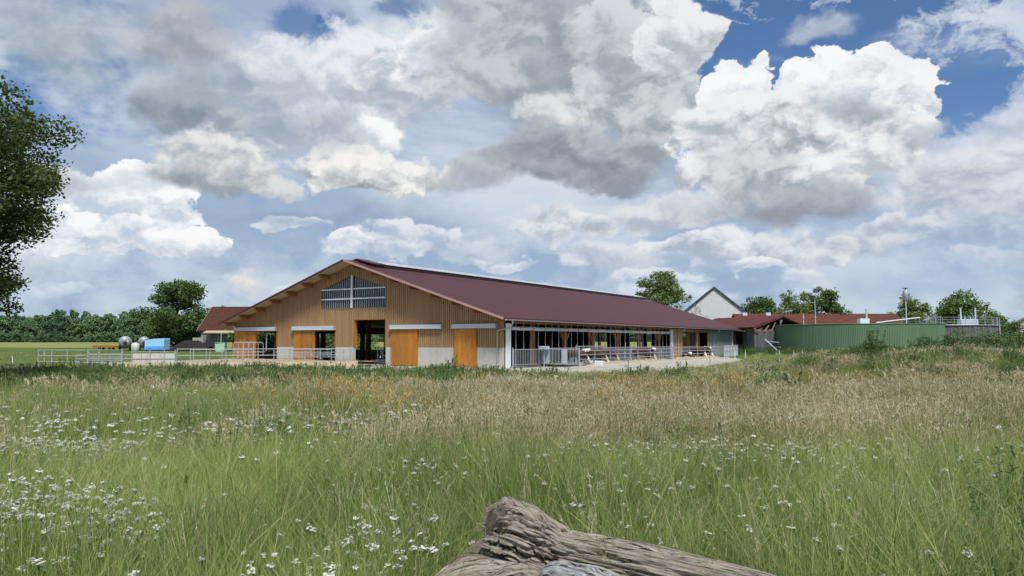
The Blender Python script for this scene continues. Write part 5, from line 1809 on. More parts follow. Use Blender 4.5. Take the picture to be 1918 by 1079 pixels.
def blades(rng, n, rad, h, w, lean, seg=4, hvar=0.35, curl=1.0):
    """n tapering, drooping grass blades round the origin."""
    a = rng.uniform(0, 6.2832, n)
    r = rad * np.sqrt(rng.uniform(0, 1, n))
    base = np.stack([r * np.cos(a), r * np.sin(a), np.zeros(n)], 1)
    d = rng.uniform(0, 6.2832, n)
    D = np.stack([np.cos(d), np.sin(d), np.zeros(n)], 1)
    H = h * (1 + hvar * rng.normal(size=n)).clip(0.35, 1.55)
    ln = np.minimum(1.1, lean * np.abs(rng.normal(size=n)).clip(0.05, 2.0))
    cv = curl * rng.uniform(0.2, 1.0, n)
    S = np.stack([-np.sin(d), np.cos(d), np.zeros(n)], 1)
    tw = rng.normal(size=n) * 0.5
    S = S * np.cos(tw)[:, None] + D * np.sin(tw)[:, None]
    V = []
    for k in range(seg + 1):
        t = k / seg
        out = (ln * t + cv * ln * t * t * 0.7) * H
        up = H * (t - 0.30 * np.minimum(1.5, ln * cv) * t * t)
        c = base + D * out[:, None] + np.array([0, 0, 1.0]) * up[:, None]
        ww = w * (1 - t ** 1.6) * 0.5 + 0.0004
        V.append(np.stack([c - S * ww, c + S * ww], 1))
    V = np.stack(V, 1).reshape(n, -1, 3)
    m = 2 * (seg + 1)
    q = np.array([[2 * k, 2 * k + 1, 2 * k + 3, 2 * k + 2] for k in range(seg)])
    F = (np.arange(n)[:, None, None] * m + q[None]).reshape(-1, 4)
    return V.reshape(-1, 3), F


def join(parts):
    V, F, n = [], [], 0
    for v, f in parts:
        V.append(v)
        F.append(f + n)
        n += len(v)
    return np.concatenate(V), np.concatenate(F)


def panicles(rng, n, rad, h, lean, w, head_n, head_len, leaf):
    """Thin stalks, each ending in a feathery seed head."""
    out = []
    for _ in range(n):
        a, r = rng.uniform(0, 6.283), rad * math.sqrt(rng.uniform())
        d = rng.uniform(0, 6.283)
        H = h * rng.uniform(0.7, 1.2)
        ln = lean * abs(rng.normal())
        t = np.linspace(0, 1, 5)
        C = np.stack([r * math.cos(a) + math.cos(d) * ln * H * t ** 2, r * math.sin(a) + math.sin(d) * ln * H * t ** 2, H * (t - 0.12 * ln * t * t)], 1)
        s = np.array([-math.sin(d), math.cos(d), 0]) * w * 0.5
        V = np.stack([C - s, C + s], 1).reshape(-1, 3)
        F = np.array([[2 * k, 2 * k + 1, 2 * k + 3, 2 * k + 2] for k in range(4)])
        out.append((V, F))
        tt = rng.uniform(0, 1, head_n)
        ax = (C[-1] - C[-2]) / np.linalg.norm(C[-1] - C[-2])
        P = C[-1] - ax * (tt * head_len)[:, None]
        dv = ax + rng.normal(size=(head_n, 3)) * 0.42
        dv /= np.linalg.norm(dv, axis=1)[:, None]
        sw = np.cross(dv, rng.normal(size=(head_n, 3)))
        sw /= np.linalg.norm(sw, axis=1)[:, None]
        ll = (leaf * rng.uniform(1.0, 2.4, head_n))[:, None]
        mid = P + dv * ll * 0.45
        out.append((np.stack([P, mid + sw * leaf * 0.17, P + dv * ll, mid - sw * leaf * 0.17], 1).reshape(-1, 3), np.arange(4 * head_n).reshape(head_n, 4)))
    return join(out)


def umbel(rng, h, heads, rad, petal):
    """Stem with a flat spray of small white heads. Returns mesh with petals, eyes and stem."""
    V, F, M = [], [], []
    n = 0

    def add(v, f, m):
        nonlocal n
        V.append(v)
        F.append(f + n)
        M.append(np.full(len(f), m))
        n += len(v)
    lean = rng.normal(size=2) * 0.08
    t = np.linspace(0, 1, 4)
    C = np.stack([lean[0] * t * h, lean[1] * t * h, h * t * 0.9], 1)
    s = np.array([0.0018, 0.0008, 0])
    add(np.stack([C - s, C + s], 1).reshape(-1, 3), np.array([[2 * k, 2 * k + 1, 2 * k + 3, 2 * k + 2] for k in range(3)]), 2)
    for _ in range(heads):
        a, r = rng.uniform(0, 6.283), rad * math.sqrt(rng.uniform())
        c = np.array([lean[0] * h + r * math.cos(a), lean[1] * h + r * math.sin(a), h * (0.97 + 0.012 * rng.normal()) - r * 0.18])
        b = C[-1]
        add(np.array([b - s * 0.7, b + s * 0.7, c + s * 0.6, c - s * 0.6]), np.array([[0, 1, 2, 3]]), 2)
        tilt = rng.normal(size=2) * 0.25
        k = 8
        an = np.arange(k) * 2 * math.pi / k + rng.uniform(0, 1)
        R = petal * np.where(np.arange(k) % 2, 0.72, 1.0) * rng.uniform(0.75, 1.2)
        ring = np.stack([R * np.cos(an), R * np.sin(an), R * (np.cos(an) * tilt[0] + np.sin(an) * tilt[1]) - 0.1 * R], 1) + c
        vv = np.concatenate([ring, [c + np.array([0, 0, 0.15 * petal])]])
        f = np.array([[i, (i + 1) % k, k, k] for i in range(k)])
        add(vv, f[:, :3].repeat(1, 0) if False else np.stack([f[:, 0], f[:, 1], f[:, 2], f[:, 2]], 1), 0)
    V, M = np.concatenate(V), np.concatenate(M)
    F = np.concatenate(F)
    tri = F[:, 2] == F[:, 3]
    order = np.concatenate([np.where(tri)[0], np.where(~tri)[0]])
    return np_mesh('flower', V, [F[tri][:, :3], F[~tri]], [G_PETAL, G_EYE, G_GREEN], False, M[order])


def weed(rng, h, stems, leaf, spread, dens=60):
    """Bushy upright weed: several stalks set with narrow leaves."""
    out = []
    for _ in range(stems):
        d = rng.uniform(0, 6.283)
        ln = spread * rng.uniform(0.1, 1.0)
        H = h * rng.uniform(0.6, 1.1)
        t = np.linspace(0, 1, 5)
        C = np.stack([math.cos(d) * (0.05 + ln * t), math.sin(d) * (0.05 + ln * t), H * t], 1)
        s = np.array([-math.sin(d), math.cos(d), 0]) * 0.004
        out.append((np.stack([C - s, C + s], 1).reshape(-1, 3), np.array([[2 * k, 2 * k + 1, 2 * k + 3, 2 * k + 2] for k in range(4)])))
        m = int(dens * H / 0.8)
        tt = rng.uniform(0.12, 1.03, m)
        P = np.stack([np.interp(tt, t, C[:, i]) for i in range(3)], 1)
        off = rng.normal(size=(m, 3))
        off[:, 2] *= 0.3
        P = P + off * (leaf * 0.75 * (1.25 - tt))[:, None]
        out.append(leaf_cloud(P, leaf, rng, 0.35, 0.34))
    return join(out)


def pick_points(rng, x0, x1, y0, y1, dens, keep):
    n = int((x1 - x0) * (y1 - y0) * dens)
    x, y = rng.uniform(x0, x1, n), rng.uniform(y0, y1, n)
    k = (np.abs(x) < 0.72 * y + 2.2) & (rng.uniform(0, 1, n) < keep(x, y))
    return x[k], y[k]


def yard_mask(x, y):
    """1 on open meadow, 0 on the yard, the path and the buildings."""
    k = (y < np.interp(x, EDGE_X, EDGE_Y) + (vnoise(x * 0.8, y * 0.8, 61) - 0.5) * 1.6) | (x > 32)
    py = np.interp(x, [3, 7, 13, 22, 34], [34.6, 33.6, 30.2, 25.4, 21])
    hw = 1.15 + (vnoise(x * 0.9, y * 0.2, 63) - 0.5) * 0.9
    k &= ~((x > 4.2) & (x < 34) & (np.abs(y - py) < hw))
    k &= ((x - 49.5) ** 2 + (y - 111) ** 2 > 11.6 ** 2)
    return k


LOG_CLEAR = lambda x, y: ~((x > -0.45) & (x < 2.2) & (y > 2.0) & (y < 4.72 - 0.42 * np.clip(x, 0, 2)))


def dryness(x, y):
    f = fbm(x * 0.16, y * 0.16, 71, 3) - 0.5
    d = sm(7.8, 12.0, y + f * 8) * (1 - sm(23.0, 27.0, y + f * 5))
    d = d * sm(-2.8, 4.0, x - 0.05 * (y - 14) + f * 10)
    d = d * (0.30 + 0.70 * sm(0.40, 0.56, fbm(x * 0.22, y * 0.5, 74, 3)))
    d = np.maximum(d, (0.12 + 0.2 * sm(-1, 4, x)) * sm(0.60, 0.72, fbm(x * 0.3, y * 0.3, 72, 3)) * (1 - sm(30, 34, y)))
    mound = sm(14, 18, x) * sm(30, 33, y) * (1 - sm(47, 52, y)) * (1 - 0.75 * sm(22.5, 26, x))
    d = np.maximum(d, mound * sm(0.50, 0.58, fbm(x * 0.22 + 3, y * 0.3, 73, 2)) * 0.9)
    return d


def weedy(x, y):
    f = fbm(x * 0.2, y * 0.2, 75, 3) - 0.5
    w = sm(27, 29, y + f * 5) * (1 - sm(-4, 2.5, x + f * 8)) * (1 - sm(44, 47, y))
    mound = sm(14.5, 18.5, x + f * 6) * sm(30.5, 34, y + f * 4) * (1 - sm(46, 54, y))
    w = np.maximum(w, mound * (0.80 + 0.35 * sm(22, 26, x)))
    w = np.maximum(w, 0.35 * sm(0.63, 0.70, fbm(x * 0.4 + 9, y * 0.4, 76, 2)) * sm(7, 10, y))
    return w


def ang(rng, n, tilt):
    r = rng.normal(size=(n, 3)) * tilt
    r[:, 2] = rng.uniform(0, 6.2832, n)
    return r


def build_meadow():
    rng = np.random.default_rng(99)
    near, mid, far = [], [], []
    for k in range(5):
        V, F = join([blades(rng, 44, 0.14, 0.30 + 0.03 * k, 0.0050, 0.62, 5, 0.45, 1.5), blades(rng, 22, 0.14, 0.18, 0.0060, 0.9, 4, 0.3, 1.4), blades(rng, 4, 0.1, 0.56, 0.0028, 0.30, 5, 0.2, 0.9)])
        near.append(np_mesh('tuft', V, F, G_GREEN))
    G_STALK = leaf_mat('pale_stalk', (0.20, 0.20, 0.075), (0.40, 0.37, 0.18), 0.5, 0.25)
    for k in range(3):
        V, F = join([blades(rng, 60, 0.20, 0.26, 0.0052, 1.25, 5, 0.4, 1.6), blades(rng, 20, 0.15, 0.34, 0.005, 0.7, 5, 0.4, 1.5)])
        near.append(np_mesh('tuft', V, F, G_GREEN))
    for k in range(2):
        V, F = join([blades(rng, 7, 0.16, 0.58, 0.0042, 0.40, 5, 0.25, 0.8), panicles(rng, 3, 0.12, 0.60, 0.4, 0.0025, 10, 0.10, 0.010)])
        near.append(np_mesh('stalks', V, F, G_STALK))
    for k in range(4):
        V, F = join([blades(rng, 46, 0.22, 0.30, 0.0080, 0.55, 3, 0.45, 1.3), blades(rng, 6, 0.2, 0.52, 0.0045, 0.3, 3, 0.2, 0.8)])
        mid.append(np_mesh('tuft', V, F, G_GREEN))
    for k in range(4):
        V, F = blades(rng, 50, 0.42, 0.32, 0.017, 0.5, 2, 0.45, 1.1)
        far.append(np_mesh('tuft', V, F, G_GREEN))
    P, R_, S, I = [], [], [], []

    def put(x, y, kinds, tilt, lo, hi, hn=0.5):
        n = len(x)
        P.append(np.column_stack([x, y, ground_z(x, y) - 0.015]))
        R_.append(ang(rng, n, tilt))
        s = rng.uniform(lo, hi, n)
        hh = 1 + hn * (fbm(x * 0.45, y * 0.45, 81, 3) - 0.5) * 2
        hh = hh * (1 + 0.45 * weedy(x, y) * (y > 20) * (kinds[0] == 14))
        low = 1 - 0.55 * np.clip(1 - (np.interp(x, EDGE_X, EDGE_Y) - y) / 5.0, 0, 1) * (x < 31) * (x > -9)
        S.append(np.column_stack([s, s, s * hh * low]))
        I.append(rng.integers(kinds[0], kinds[1], n))
    ok = lambda x, y: yard_mask(x, y)
    x, y = pick_points(rng, -9, 9, 3.3, 8.5, 75, lambda x, y: (0.55 + 0.45 * (1 - dryness(x, y))) * LOG_CLEAR(x, y))
    put(x, y, (0, 5), 0.22, 0.70, 1.15, 0.45)
    x, y = pick_points(rng, -9, 9, 3.3, 9.5, 42, lambda x, y: (0.25 + 0.75 * sm(0.45, 0.62, fbm(x * 0.8, y * 0.8, 83, 2))) * LOG_CLEAR(x, y))
    put(x, y, (5, 8), 0.30, 0.8, 1.25, 0.35)
    x, y = pick_points(rng, -11, 11, 3.6, 12, 15, lambda x, y: (0.15 + 0.85 * sm(0.42, 0.66, fbm(x * 0.6, y * 0.6, 84, 3))) * LOG_CLEAR(x, y))
    put(x, y, (8, 10), 0.22, 0.65, 1.0, 0.3)
    x, y = pick_points(rng, -19, 19, 8.5, 20, 36, lambda x, y: (1 - 0.72 * dryness(x, y)) * (1 - 0.5 * weedy(x, y)))
    put(x, y, (10, 14), 0.16, 0.75, 1.3, 0.65)
    x, y = pick_points(rng, -36, 36, 20, 48, 13, lambda x, y: ok(x, y) * (1 - 0.72 * dryness(x, y)) * (1 - 0.2 * weedy(x, y)))
    put(x, y, (14, 18), 0.14, 0.7, 1.15, 0.5)
    x, y = pick_points(rng, 4, 62, 44, 108, 5.0, lambda x, y: ok(x, y) * 1.0)
    put(x, y, (14, 18), 0.12, 0.6, 1.2, 0.5)
    x, y = pick_points(rng, -52, -2, 44, 58, 4, lambda x, y: ok(x, y) * (1 - sm(50, 56, y)))
    put(x, y, (14, 18), 0.12, 0.5, 0.9, 0.5)
    x, y = pick_points(rng, -90, -37, 53, 125, 2.0, lambda x, y: 0.75 * (y > 54 + (x > -44) * 8))
    put(x, y, (14, 18), 0.2, 0.28, 0.5, 0.3)
    scatter('meadow_grass', 'tall green meadow grass', near + mid + far, np.concatenate(P), np.concatenate(R_), np.concatenate(S), np.concatenate(I))

    # dry seed grass
    P.clear(), R_.clear(), S.clear(), I.clear()
    dn, dm, df = [], [], []
    for k in range(3):
        V, F = join([panicles(rng, 15, 0.14, 0.54, 0.45, 0.0022, 12, 0.12, 0.012), blades(rng, 22, 0.14, 0.42, 0.0035, 0.4, 4, 0.4, 1.0)])
        dn.append(np_mesh('dry_tuft', V, F, G_DRY))
    for k in range(3):
        V, F = join([panicles(rng, 22, 0.24, 0.54, 0.45, 0.004, 10, 0.13, 0.024), blades(rng, 22, 0.22, 0.45, 0.006, 0.4, 3, 0.4, 1.0)])
        dm.append(np_mesh('dry_tuft', V, F, G_DRY))
    for k in range(3):
        V, F = join([panicles(rng, 22, 0.40, 0.52, 0.42, 0.009, 7, 0.15, 0.055), blades(rng, 22, 0.4, 0.45, 0.015, 0.4, 2, 0.4, 1.0)])
        df.append(np_mesh('dry_tuft', V, F, G_DRY))
    x, y = pick_points(rng, -9, 9, 3.6, 9, 26, lambda x, y: (0.09 + 0.8 * dryness(x, y)) * LOG_CLEAR(x, y))
    put(x, y, (0, 3), 0.14, 0.75, 1.15, 0.3)
    x, y = pick_points(rng, -20, 20, 9, 20, 26, lambda x, y: 0.05 + 0.95 * dryness(x, y))
    put(x, y, (3, 6), 0.12, 0.7, 1.2, 0.4)
    x, y = pick_points(rng, -40, 40, 20, 52, 9, lambda x, y: ok(x, y) * (0.05 + 0.95 * dryness(x, y)))
    put(x, y, (6, 9), 0.12, 0.75, 1.2, 0.4)
    x, y = pick_points(rng, 4, 60, 45, 100, 1.0, lambda x, y: ok(x, y) * 0.5)
    put(x, y, (6, 9), 0.12, 0.6, 1.0, 0.4)
    scatter('dry_grass', 'tan dry seed-head grass', dn + dm + df, np.concatenate(P), np.concatenate(R_), np.concatenate(S), np.concatenate(I))

    # ripe barley clumps
    P.clear(), R_.clear(), S.clear(), I.clear()
    bb = []
    for k in range(3):
        V, F = join([panicles(rng, 20, 0.30, 0.75, 0.30, 0.006, 12, 0.14, 0.040), blades(rng, 10, 0.28, 0.5, 0.008, 0.4, 3, 0.3, 1.0)])
        bb.append(np_mesh('barley_tuft', V, F, G_GOLD))
    gold = lambda x, y: (sm(0.48, 0.62, fbm(x * 0.30, y * 0.34, 91, 2)) * np.maximum(sm(20, 22, y) * sm(5, 9, x), 0.45 * sm(14, 16, y) * (1 - sm(3, 7, np.abs(x)))) * (1 - sm(25.5, 28.5, y))) * ok(x, y)
    x, y = pick_points(rng, -6, 26, 12, 31, 4.2, gold)
    put(x, y, (0, 3), 0.12, 0.75, 1.1, 0.3)
    scatter('ripe_barley', 'golden self-sown barley in the dry grass', bb, np.concatenate(P), np.concatenate(R_), np.concatenate(S), np.concatenate(I))

    # flowers
    P.clear(), R_.clear(), S.clear(), I.clear()
    fl = [umbel(rng, 0.45 + 0.05 * (k % 3), 9 + k % 5, 0.024, 0.0110) for k in range(5)] + [umbel(rng, 0.44, 8, 0.036, 0.019) for k in range(4)] + [umbel(rng, 0.44, 6, 0.06, 0.036) for k in range(3)]

    def bloom(x, y):
        c = fbm(x * 0.55, y * 0.55, 95, 3)
        patch = sm(0.44, 0.62, c)
        left = sm(1.5, -2.0, x) * sm(4.0, 5.6, y) * (1 - sm(10.5, 13, y))
        band = sm(7.0, 8.4, y) * (1 - sm(12.0, 16, y)) * 0.45
        return np.clip(patch * (0.06 + 0.95 * left + 0.6 * band) + 0.02, 0, 1)
    x, y = pick_points(rng, -8, 8, 3.4, 9.5, 230, lambda x, y: bloom(x, y) * LOG_CLEAR(x, y))
    put(x, y, (0, 5), 0.12, 0.62, 1.05, 0.25)
    x, y = pick_points(rng, -16, 16, 9.5, 22, 26, lambda x, y: bloom(x, y) * (1 - 0.6 * dryness(x, y)) + 0.02)
    put(x, y, (5, 9), 0.12, 0.8, 1.15, 0.2)
    x, y = pick_points(rng, -34, 34, 22, 48, 2.6, lambda x, y: ok(x, y) * (0.06 + 0.5 * sm(0.52, 0.64, fbm(x * 0.25, y * 0.25, 96, 2))))
    put(x, y, (9, 12), 0.12, 0.8, 1.1, 0.2)
    scatter('meadow_flowers', 'small white yarrow-like flowers', fl, np.concatenate(P), np.concatenate(R_), np.concatenate(S), np.concatenate(I))

    # weeds
    P.clear(), R_.clear(), S.clear(), I.clear()
    ww = [np_mesh('weed', *weed(rng, 0.72, 8, 0.05, 0.30, 60), G_WEED) for k in range(4)] + [np_mesh('weed', *weed(rng, 0.80, 16, 0.075, 0.55, 70), G_WEED) for k in range(4)] + [np_mesh('broad_weed', *weed(rng, 0.36, 5, 0.10, 0.35, 26), L_BUSH) for k in range(3)]
    x, y = pick_points(rng, -12, 14, 6.5, 20, 3.0, lambda x, y: weedy(x, y) * 0.8)
    put(x, y, (0, 4), 0.1, 0.6, 1.0, 0.3)
    x, y = pick_points(rng, -8, 8, 4.2, 11, 0.9, lambda x, y: 0.25 + 0.75 * sm(0.5, 0.65, fbm(x * 0.9, y * 0.9, 79, 2)) * LOG_CLEAR(x, y))
    put(x, y, (8, 11), 0.15, 0.7, 1.1, 0.3)
    x, y = pick_points(rng, -40, 46, 20, 56, 3.0, lambda x, y: ok(x, y) * weedy(x, y) * (0.45 + 0.55 * sm(0.42, 0.58, fbm(x * 0.35, y * 0.35, 78, 2))))
    put(x, y, (4, 8), 0.1, 0.55, 1.05, 0.5)
    x, y = pick_points(rng, 30, 72, 92, 116, 0.6, lambda x, y: ok(x, y) * sm(94, 99, y))
    put(x, y, (4, 8), 0.1, 0.9, 1.5, 0.5)
    scatter('tall_weeds', 'dark leafy weeds', ww, np.concatenate(P), np.concatenate(R_), np.concatenate(S), np.concatenate(I))


build_meadow()

# single tall plants that stand out
rng = np.random.default_rng(5)


def tall_plant(name, label, x, y, h, stems, leaf, spread, flower=None):
    t = thing(name, label, 'plant', (x, y, gz(x, y)), rng.uniform(0, 6))
    V, F = weed(rng, h, stems, leaf, spread)
    link('foliage', np_mesh('foliage', V, F, G_WEED), t)
    if flower:
        mb = MB()
        for _ in range(flower):
            a, r, z = rng.uniform(0, 6.28), rng.uniform(0.05, spread), h * rng.uniform(0.7, 1.05)
            mb.lathe([(0.002, 0.0), (0.016, 0.006), (0.013, 0.012), (0.002, 0.010)], (r * math.cos(a), r * math.sin(a), z), 8)
        mb.build('flowers', G_BLUE, t)['kind'] = 'stuff'
    return t


tall_plant('chicory_plant', 'tall dark leafy plant with small bluish flowers at the right foreground edge', 2.62, 4.1, 0.66, 9, 0.04, 0.26, 1)
tall_plant('chicory_plant', 'second dark upright plant behind the foreground one at the right edge', 3.3, 5.3, 0.85, 8, 0.045, 0.22, 2)
tall_plant('thistle_plant', 'single tall dark plant standing on the weedy mound before the green tank', 19.4, 41.2, 1.75, 14, 0.11, 0.50)
tall_plant('thistle_plant', 'bushy plant on the mound before the right part of the green tank', 22.2, 42.5, 1.1, 14, 0.11, 0.55)
tall_plant('thistle_plant', 'dark upright weed in the meadow below the concrete panels', -3.0, 38.5, 1.3, 10, 0.09, 0.35)
tall_plant('thistle_plant', 'dark weed clump in the dry grass right of the middle', 4.9, 17.0, 0.75, 12, 0.06, 0.4)


# shrubs on the mound at the right
for i, (x, y, h, r, lab) in enumerate(((24.6, 44.0, 1.15, 1.3, 'low leafy shrub on the mound in front of the right end of the green tank'),
                                       (27.2, 45.0, 1.25, 1.6, 'dark leafy shrub on the mound below the seam of the two tanks'),
                                       (28.0, 41.0, 1.1, 1.7, 'broad dark shrub lower on the mound, below the grey board tank'),
                                       (30.8, 44.0, 1.35, 1.7, 'dark leafy shrub on the mound in front of the right edge of the grey tank'),
                                       (29.9, 38.5, 1.0, 1.6, 'low dark shrub at the near foot of the mound, farthest right'),
                                       (20.6, 43.5, 0.9, 1.0, 'small rough shrub on the mound beside the single tall plant'))):
    plant_tree('shrub', lab, 'shrub', (x, y, gz(x, y) - 0.05), tree_meshes(60 + i, h * 1.25, r * 1.1, 0.1, 46, 6000, 0.11, G_WEED, None, 0.05, 0.28), parts=('foliage', 'stem'))


# ------------------------------------------------------------------ the log
def wood_mat(name, a, b, c, stretch):
    m = bpy.data.materials.new(name)
    m.use_nodes = True
    nt = m.node_tree
    X.nt = nt
    bs = nt.nodes['Principled BSDF']
    bs.inputs['Roughness'].default_value = 0.9
    bs.inputs['Specular IOR Level'].default_value = 0.2
    uv = nt.nodes.new('ShaderNodeAttribute')
    uv.attribute_name = 'grain'
    p = X(uv.outputs['Vector'])
    tc = nt.nodes.new('ShaderNodeTexCoord')
    ob = X(tc.outputs['Object'])
    wob = vmath('ADD', p, vmath('MULTIPLY', vmath('SUBTRACT', noise(ob, 5.0, 3, color=True), (0.5, 0.5, 0.5)), (0.045, 0.045, 0.02)))
    fib = noise(vmath('MULTIPLY', wob, stretch), 1.0, 6.0, 0.7)
    fib2 = noise(vmath('MULTIPLY', wob, tuple(v * 2.7 for v in stretch)), 1.0, 4.0, 0.7)
    big = noise(ob, 3.2, 5.0, 0.65)
    spot = noise(ob, 26.0, 4.0, 0.7)
    col = cmix(sstep(fib, 0.30, 0.70), tuple(a) + (1,), tuple(b) + (1,))
    col = cmix(sstep(big, 0.50, 0.66, 0.0, 0.75), col, tuple(c) + (1,))
    col = cmix(sstep(fib2, 0.56, 0.70, 0.0, 0.55), col, (min(1, b[0] * 1.5), min(1, b[1] * 1.5), min(1, b[2] * 1.5), 1))
    crack = sstep(fib + (fib2 - 0.5) * 0.6, 0.43, 0.34)
    col = cmix(crack * 0.85, col, (0.018, 0.013, 0.010, 1))
    col = cmix(sstep(spot, 0.62, 0.72, 0.0, 0.35), col, (0.055, 0.042, 0.033, 1))
    X.put(bs.inputs['Base Color'], col)
    bn = nt.nodes.new('ShaderNodeBump')
    bn.inputs['Strength'].default_value = 1.0
    bn.inputs['Distance'].default_value = 0.02
    X.put(bn.inputs['Height'], fib * 0.8 + fib2 * 0.35 - crack * 0.9 + spot * 0.15)
    nt.links.new(bn.outputs[0], bs.inputs['Normal'])
    return m


M_LOG = wood_mat('dead_wood', (0.130, 0.112, 0.090), (0.45, 0.40, 0.335), (0.20, 0.125, 0.070), (30, 30, 1.6))
M_LOGG = wood_mat('silvered_wood', (0.12, 0.12, 0.122), (0.50, 0.50, 0.51), (0.24, 0.215, 0.19), (27, 27, 2.0))


def wood_tube(name, pts, radii, m, parent, nr=110, nl=170, seed=1, ridge=0.045, knots=(), flatz=1.0, ragged=0.10, ends=(1.0, 1.0), cracks=60, splits=()):
    """Weathered trunk piece: lengthwise ridges, splits and knots in the surface itself; 'grain' carries its length."""
    P = np.array(pts, dtype=float)
    tk = np.linspace(0, 1, len(P))
    ts = np.linspace(0, 1, nl)
    # smooth curve through the points
    C = np.stack([np.interp(ts, tk, P[:, i]) for i in range(3)], 1)
    k = np.ones(15) / 15
    for i in range(3):
        pad = np.concatenate([np.full(7, C[0, i]) + (C[0, i] - C[1:8, i])[::-1], C[:, i], np.full(7, C[-1, i]) + (C[-1, i] - C[-8:-1, i])[::-1]])
        C[:, i] = np.convolve(pad, k, 'valid')
    Rr = np.interp(ts, tk, radii)
    T = np.gradient(C, axis=0)
    T /= np.linalg.norm(T, axis=1)[:, None]
    up = np.array([0, 0, 1.0])
    S = np.cross(T, up)
    S /= np.linalg.norm(S, axis=1)[:, None]
    U = np.cross(S, T)
    a = np.linspace(0, 2 * math.pi, nr, endpoint=False)
    A, TT = np.meshgrid(a, ts)
    Ln = np.linalg.norm(P[-1] - P[0])
    cx, cy = np.cos(A), np.sin(A)
    u = A / (2 * math.pi)

    def pn(fu, ft, s):
        return vnoise(cx * fu + 50, cy * fu + 7.3 * TT * ft + 50 + s * 11, s) * 0.5 + vnoise(cx * fu * 1.3 + TT * ft, cy * fu * 1.3 + 90, s + 5) * 0.5
    f = 1 + 0.20 * (pn(1.2, 1.0, seed) - 0.5) * 2 * 0.6
    f = f + ridge * (pn(6, 0.6, seed + 1) - 0.5) * 2 + ridge * 0.6 * (pn(14, 0.9, seed + 2) - 0.5) * 2
    split = np.clip((pn(9, 0.5, seed + 3) - 0.66) * 6, 0, 1)
    f = f - split * ridge * 2.2
    for ka, kt, ks, kh in knots:
        dd = ((np.angle(np.exp(1j * (A - ka)))) / ks) ** 2 + ((TT - kt) / (ks * 0.35)) ** 2
        f = f + kh * np.exp(-dd)
    cr = np.random.default_rng(seed + 300)
    for _ in range(cracks):
        ca, ct, cl_, cw, cd, sl_ = cr.uniform(0, 6.283), cr.uniform(0, 1), cr.uniform(0.05, 0.30), cr.uniform(0.018, 0.05), cr.uniform(0.05, 0.20), cr.normal() * 0.5
        da = np.angle(np.exp(1j * (A - ca - sl_ * (TT - ct) - 0.05 * np.sin(TT * 40 + ca * 9))))
        f = f - cd * np.exp(-(da / cw) ** 2) * np.clip(1 - ((TT - ct) / cl_) ** 2, 0, 1)
    for ca, ct, cl_, cw, cd in splits:
        da = np.angle(np.exp(1j * (A - ca - 0.06 * np.sin(TT * 60 + ca * 9) - 0.03 * np.sin(TT * 170))))
        f = f - cd * np.exp(-(da / cw) ** 2) * np.clip(1 - ((TT - ct) / cl_) ** 2, 0, 1) ** 0.5
    rag = (pn(3.0, 0.2, seed + 7) - 0.5) * ragged
    Cc = C[:, None, :] + T[:, None, :] * (rag * (np.exp(-TT * 9) - np.exp(-(1 - TT) * 9)))[:, :, None]
    V = Cc + (S[:, None, :] * cx[:, :, None] + U[:, None, :] * cy[:, :, None] * flatz) * (Rr[:, None] * f)[:, :, None]
    grain = np.stack([cx * 1.0, cy * 1.0, TT * Ln * 3.0], 2).reshape(-1, 3)
    V = V.reshape(-1, 3)
    i = np.arange(nl - 1)[:, None] * nr
    j = np.arange(nr)[None]
    F = np.stack([i + j, i + (j + 1) % nr, i + nr + (j + 1) % nr, i + nr + j], 2).reshape(-1, 4)
    Fs = [F]
    # hollowed, broken ends
    nV = len(V)
    extra, ge = [], []
    for row, sg, cen in ((0, 1, C[0]), (nl - 1, -1, C[-1])):
        ring0 = np.arange(nr) + row * nr
        prev = ring0
        for q, (sc, dp) in enumerate(((0.82, 0.01), (0.55, 0.05), (0.25, 0.09), (0.04, 0.10))):
            base = V[ring0]
            c = base.mean(0)
            rr_ = c + (base - c) * sc + T[row] * (sg * dp * ends[0 if row == 0 else 1]) * (0.6 + 0.8 * vnoise(np.cos(a) * 4 * sc + 9, np.sin(a) * 4 * sc + 9, seed + 20 + q))[:, None]
            extra.append(rr_)
            ge.append(np.stack([np.cos(a) * sc * 2, np.sin(a) * sc * 2, np.full(nr, row * 1.0)], 1))
            cur = nV + np.arange(nr)
            nV += nr
            qf = np.stack([prev, cur, np.roll(cur, -1), np.roll(prev, -1)], 1)
            Fs.append(qf if sg > 0 else qf[:, ::-1])
            prev = cur
    V = np.concatenate([V] + extra)
    grain = np.concatenate([grain] + ge)
    me = np_mesh(name, V, Fs, m, True)
    at = me.attributes.new('grain', 'FLOAT_VECTOR', 'POINT')
    at.data.foreach_set('vector', grain.astype(np.float32).ravel())
    return link(name, me, parent)


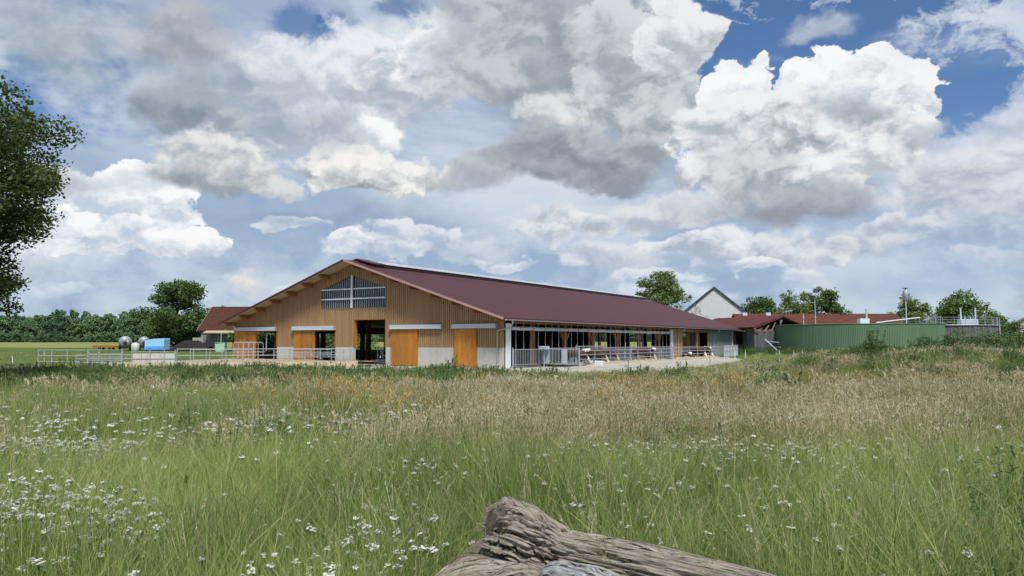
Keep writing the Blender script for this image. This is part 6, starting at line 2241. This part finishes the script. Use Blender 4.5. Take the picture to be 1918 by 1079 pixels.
lg = thing('fallen_log', 'weathered grey-brown fallen tree trunk lying in the foreground grass', 'log', (0.0, 4.4, 0.38))
wood_tube('trunk', [(-0.10, 0.40, 0.43), (0.04, 0.34, 0.42), (0.28, 0.24, 0.335), (0.70, 0.04, 0.290), (1.25, -0.24, 0.235), (2.1, -0.70, 0.14)],
          [0.150, 0.200, 0.185, 0.190, 0.18, 0.15], M_LOG, lg, 420, 300, 3, 0.075, knots=((1.45, 0.085, 0.24, 0.34), (1.75, 0.05, 0.6, 0.24), (2.6, 0.03, 0.5, 0.25), (0.7, 0.33, 0.3, 0.22), (3.6, 0.16, 0.35, -0.35), (2.3, 0.62, 0.3, 0.12)), ragged=0.55, ends=(-0.8, 1.0), cracks=110, splits=((0.50, 0.07, 0.09, 0.07, 0.42), (0.05, 0.17, 0.14, 0.05, 0.30), (-0.35, 0.10, 0.16, 0.09, 0.35), (0.95, 0.25, 0.12, 0.04, 0.25), (1.15, 0.03, 0.05, 0.08, 0.35), (0.25, 0.42, 0.16, 0.045, 0.28), (0.8, 0.52, 0.12, 0.035, 0.22), (0.55, 0.36, 0.10, 0.03, 0.22)))
wood_tube('root', [(0.30, 0.02, 0.14), (0.05, -0.04, 0.18), (-0.22, -0.14, 0.20), (-0.46, -0.20, 0.12), (-0.75, -0.25, -0.05)], [0.16, 0.20, 0.215, 0.18, 0.10], M_LOG, lg, 260, 160, 9, 0.085, knots=((1.3, 0.5, 0.4, 0.2), (2.0, 0.3, 0.3, 0.2)), ragged=0.3, cracks=70)
wood_tube('branch_stub', [(0.14, -0.06, 0.20), (0.26, -0.12, 0.25), (0.48, -0.28, 0.22), (0.80, -0.50, 0.10), (1.25, -0.80, -0.05)], [0.10, 0.175, 0.205, 0.215, 0.19], M_LOGG, lg, 300, 190, 15, 0.09, knots=((1.3, 0.10, 0.5, 0.16), (2.1, 0.4, 0.4, 0.10)), ragged=0.35, ends=(-0.7, 1.0), cracks=90)
sp = MB()
srng = np.random.default_rng(8)
for i in range(46):
    a = srng.uniform(0, 6.283)
    r = srng.uniform(0.09, 0.185)
    y, z = 0.40 + r * math.cos(a) * 0.5, 0.43 + r * math.sin(a)
    x = -0.10 - r * math.cos(a) * 0.85 * 0.5
    L_ = srng.uniform(0.02, 0.08)
    w_ = srng.uniform(0.006, 0.016)
    tip = (x - L_ * 0.9, y + L_ * 0.35 + srng.normal() * 0.015, z + srng.normal() * 0.03)
    sp.tube([(x + 0.08, y - 0.03, z), (x, y, z), tip], [w_, w_ * 0.9, w_ * 0.15], 5, False)
so = sp.build('splinters', M_LOG, lg)
so['kind'] = 'stuff'
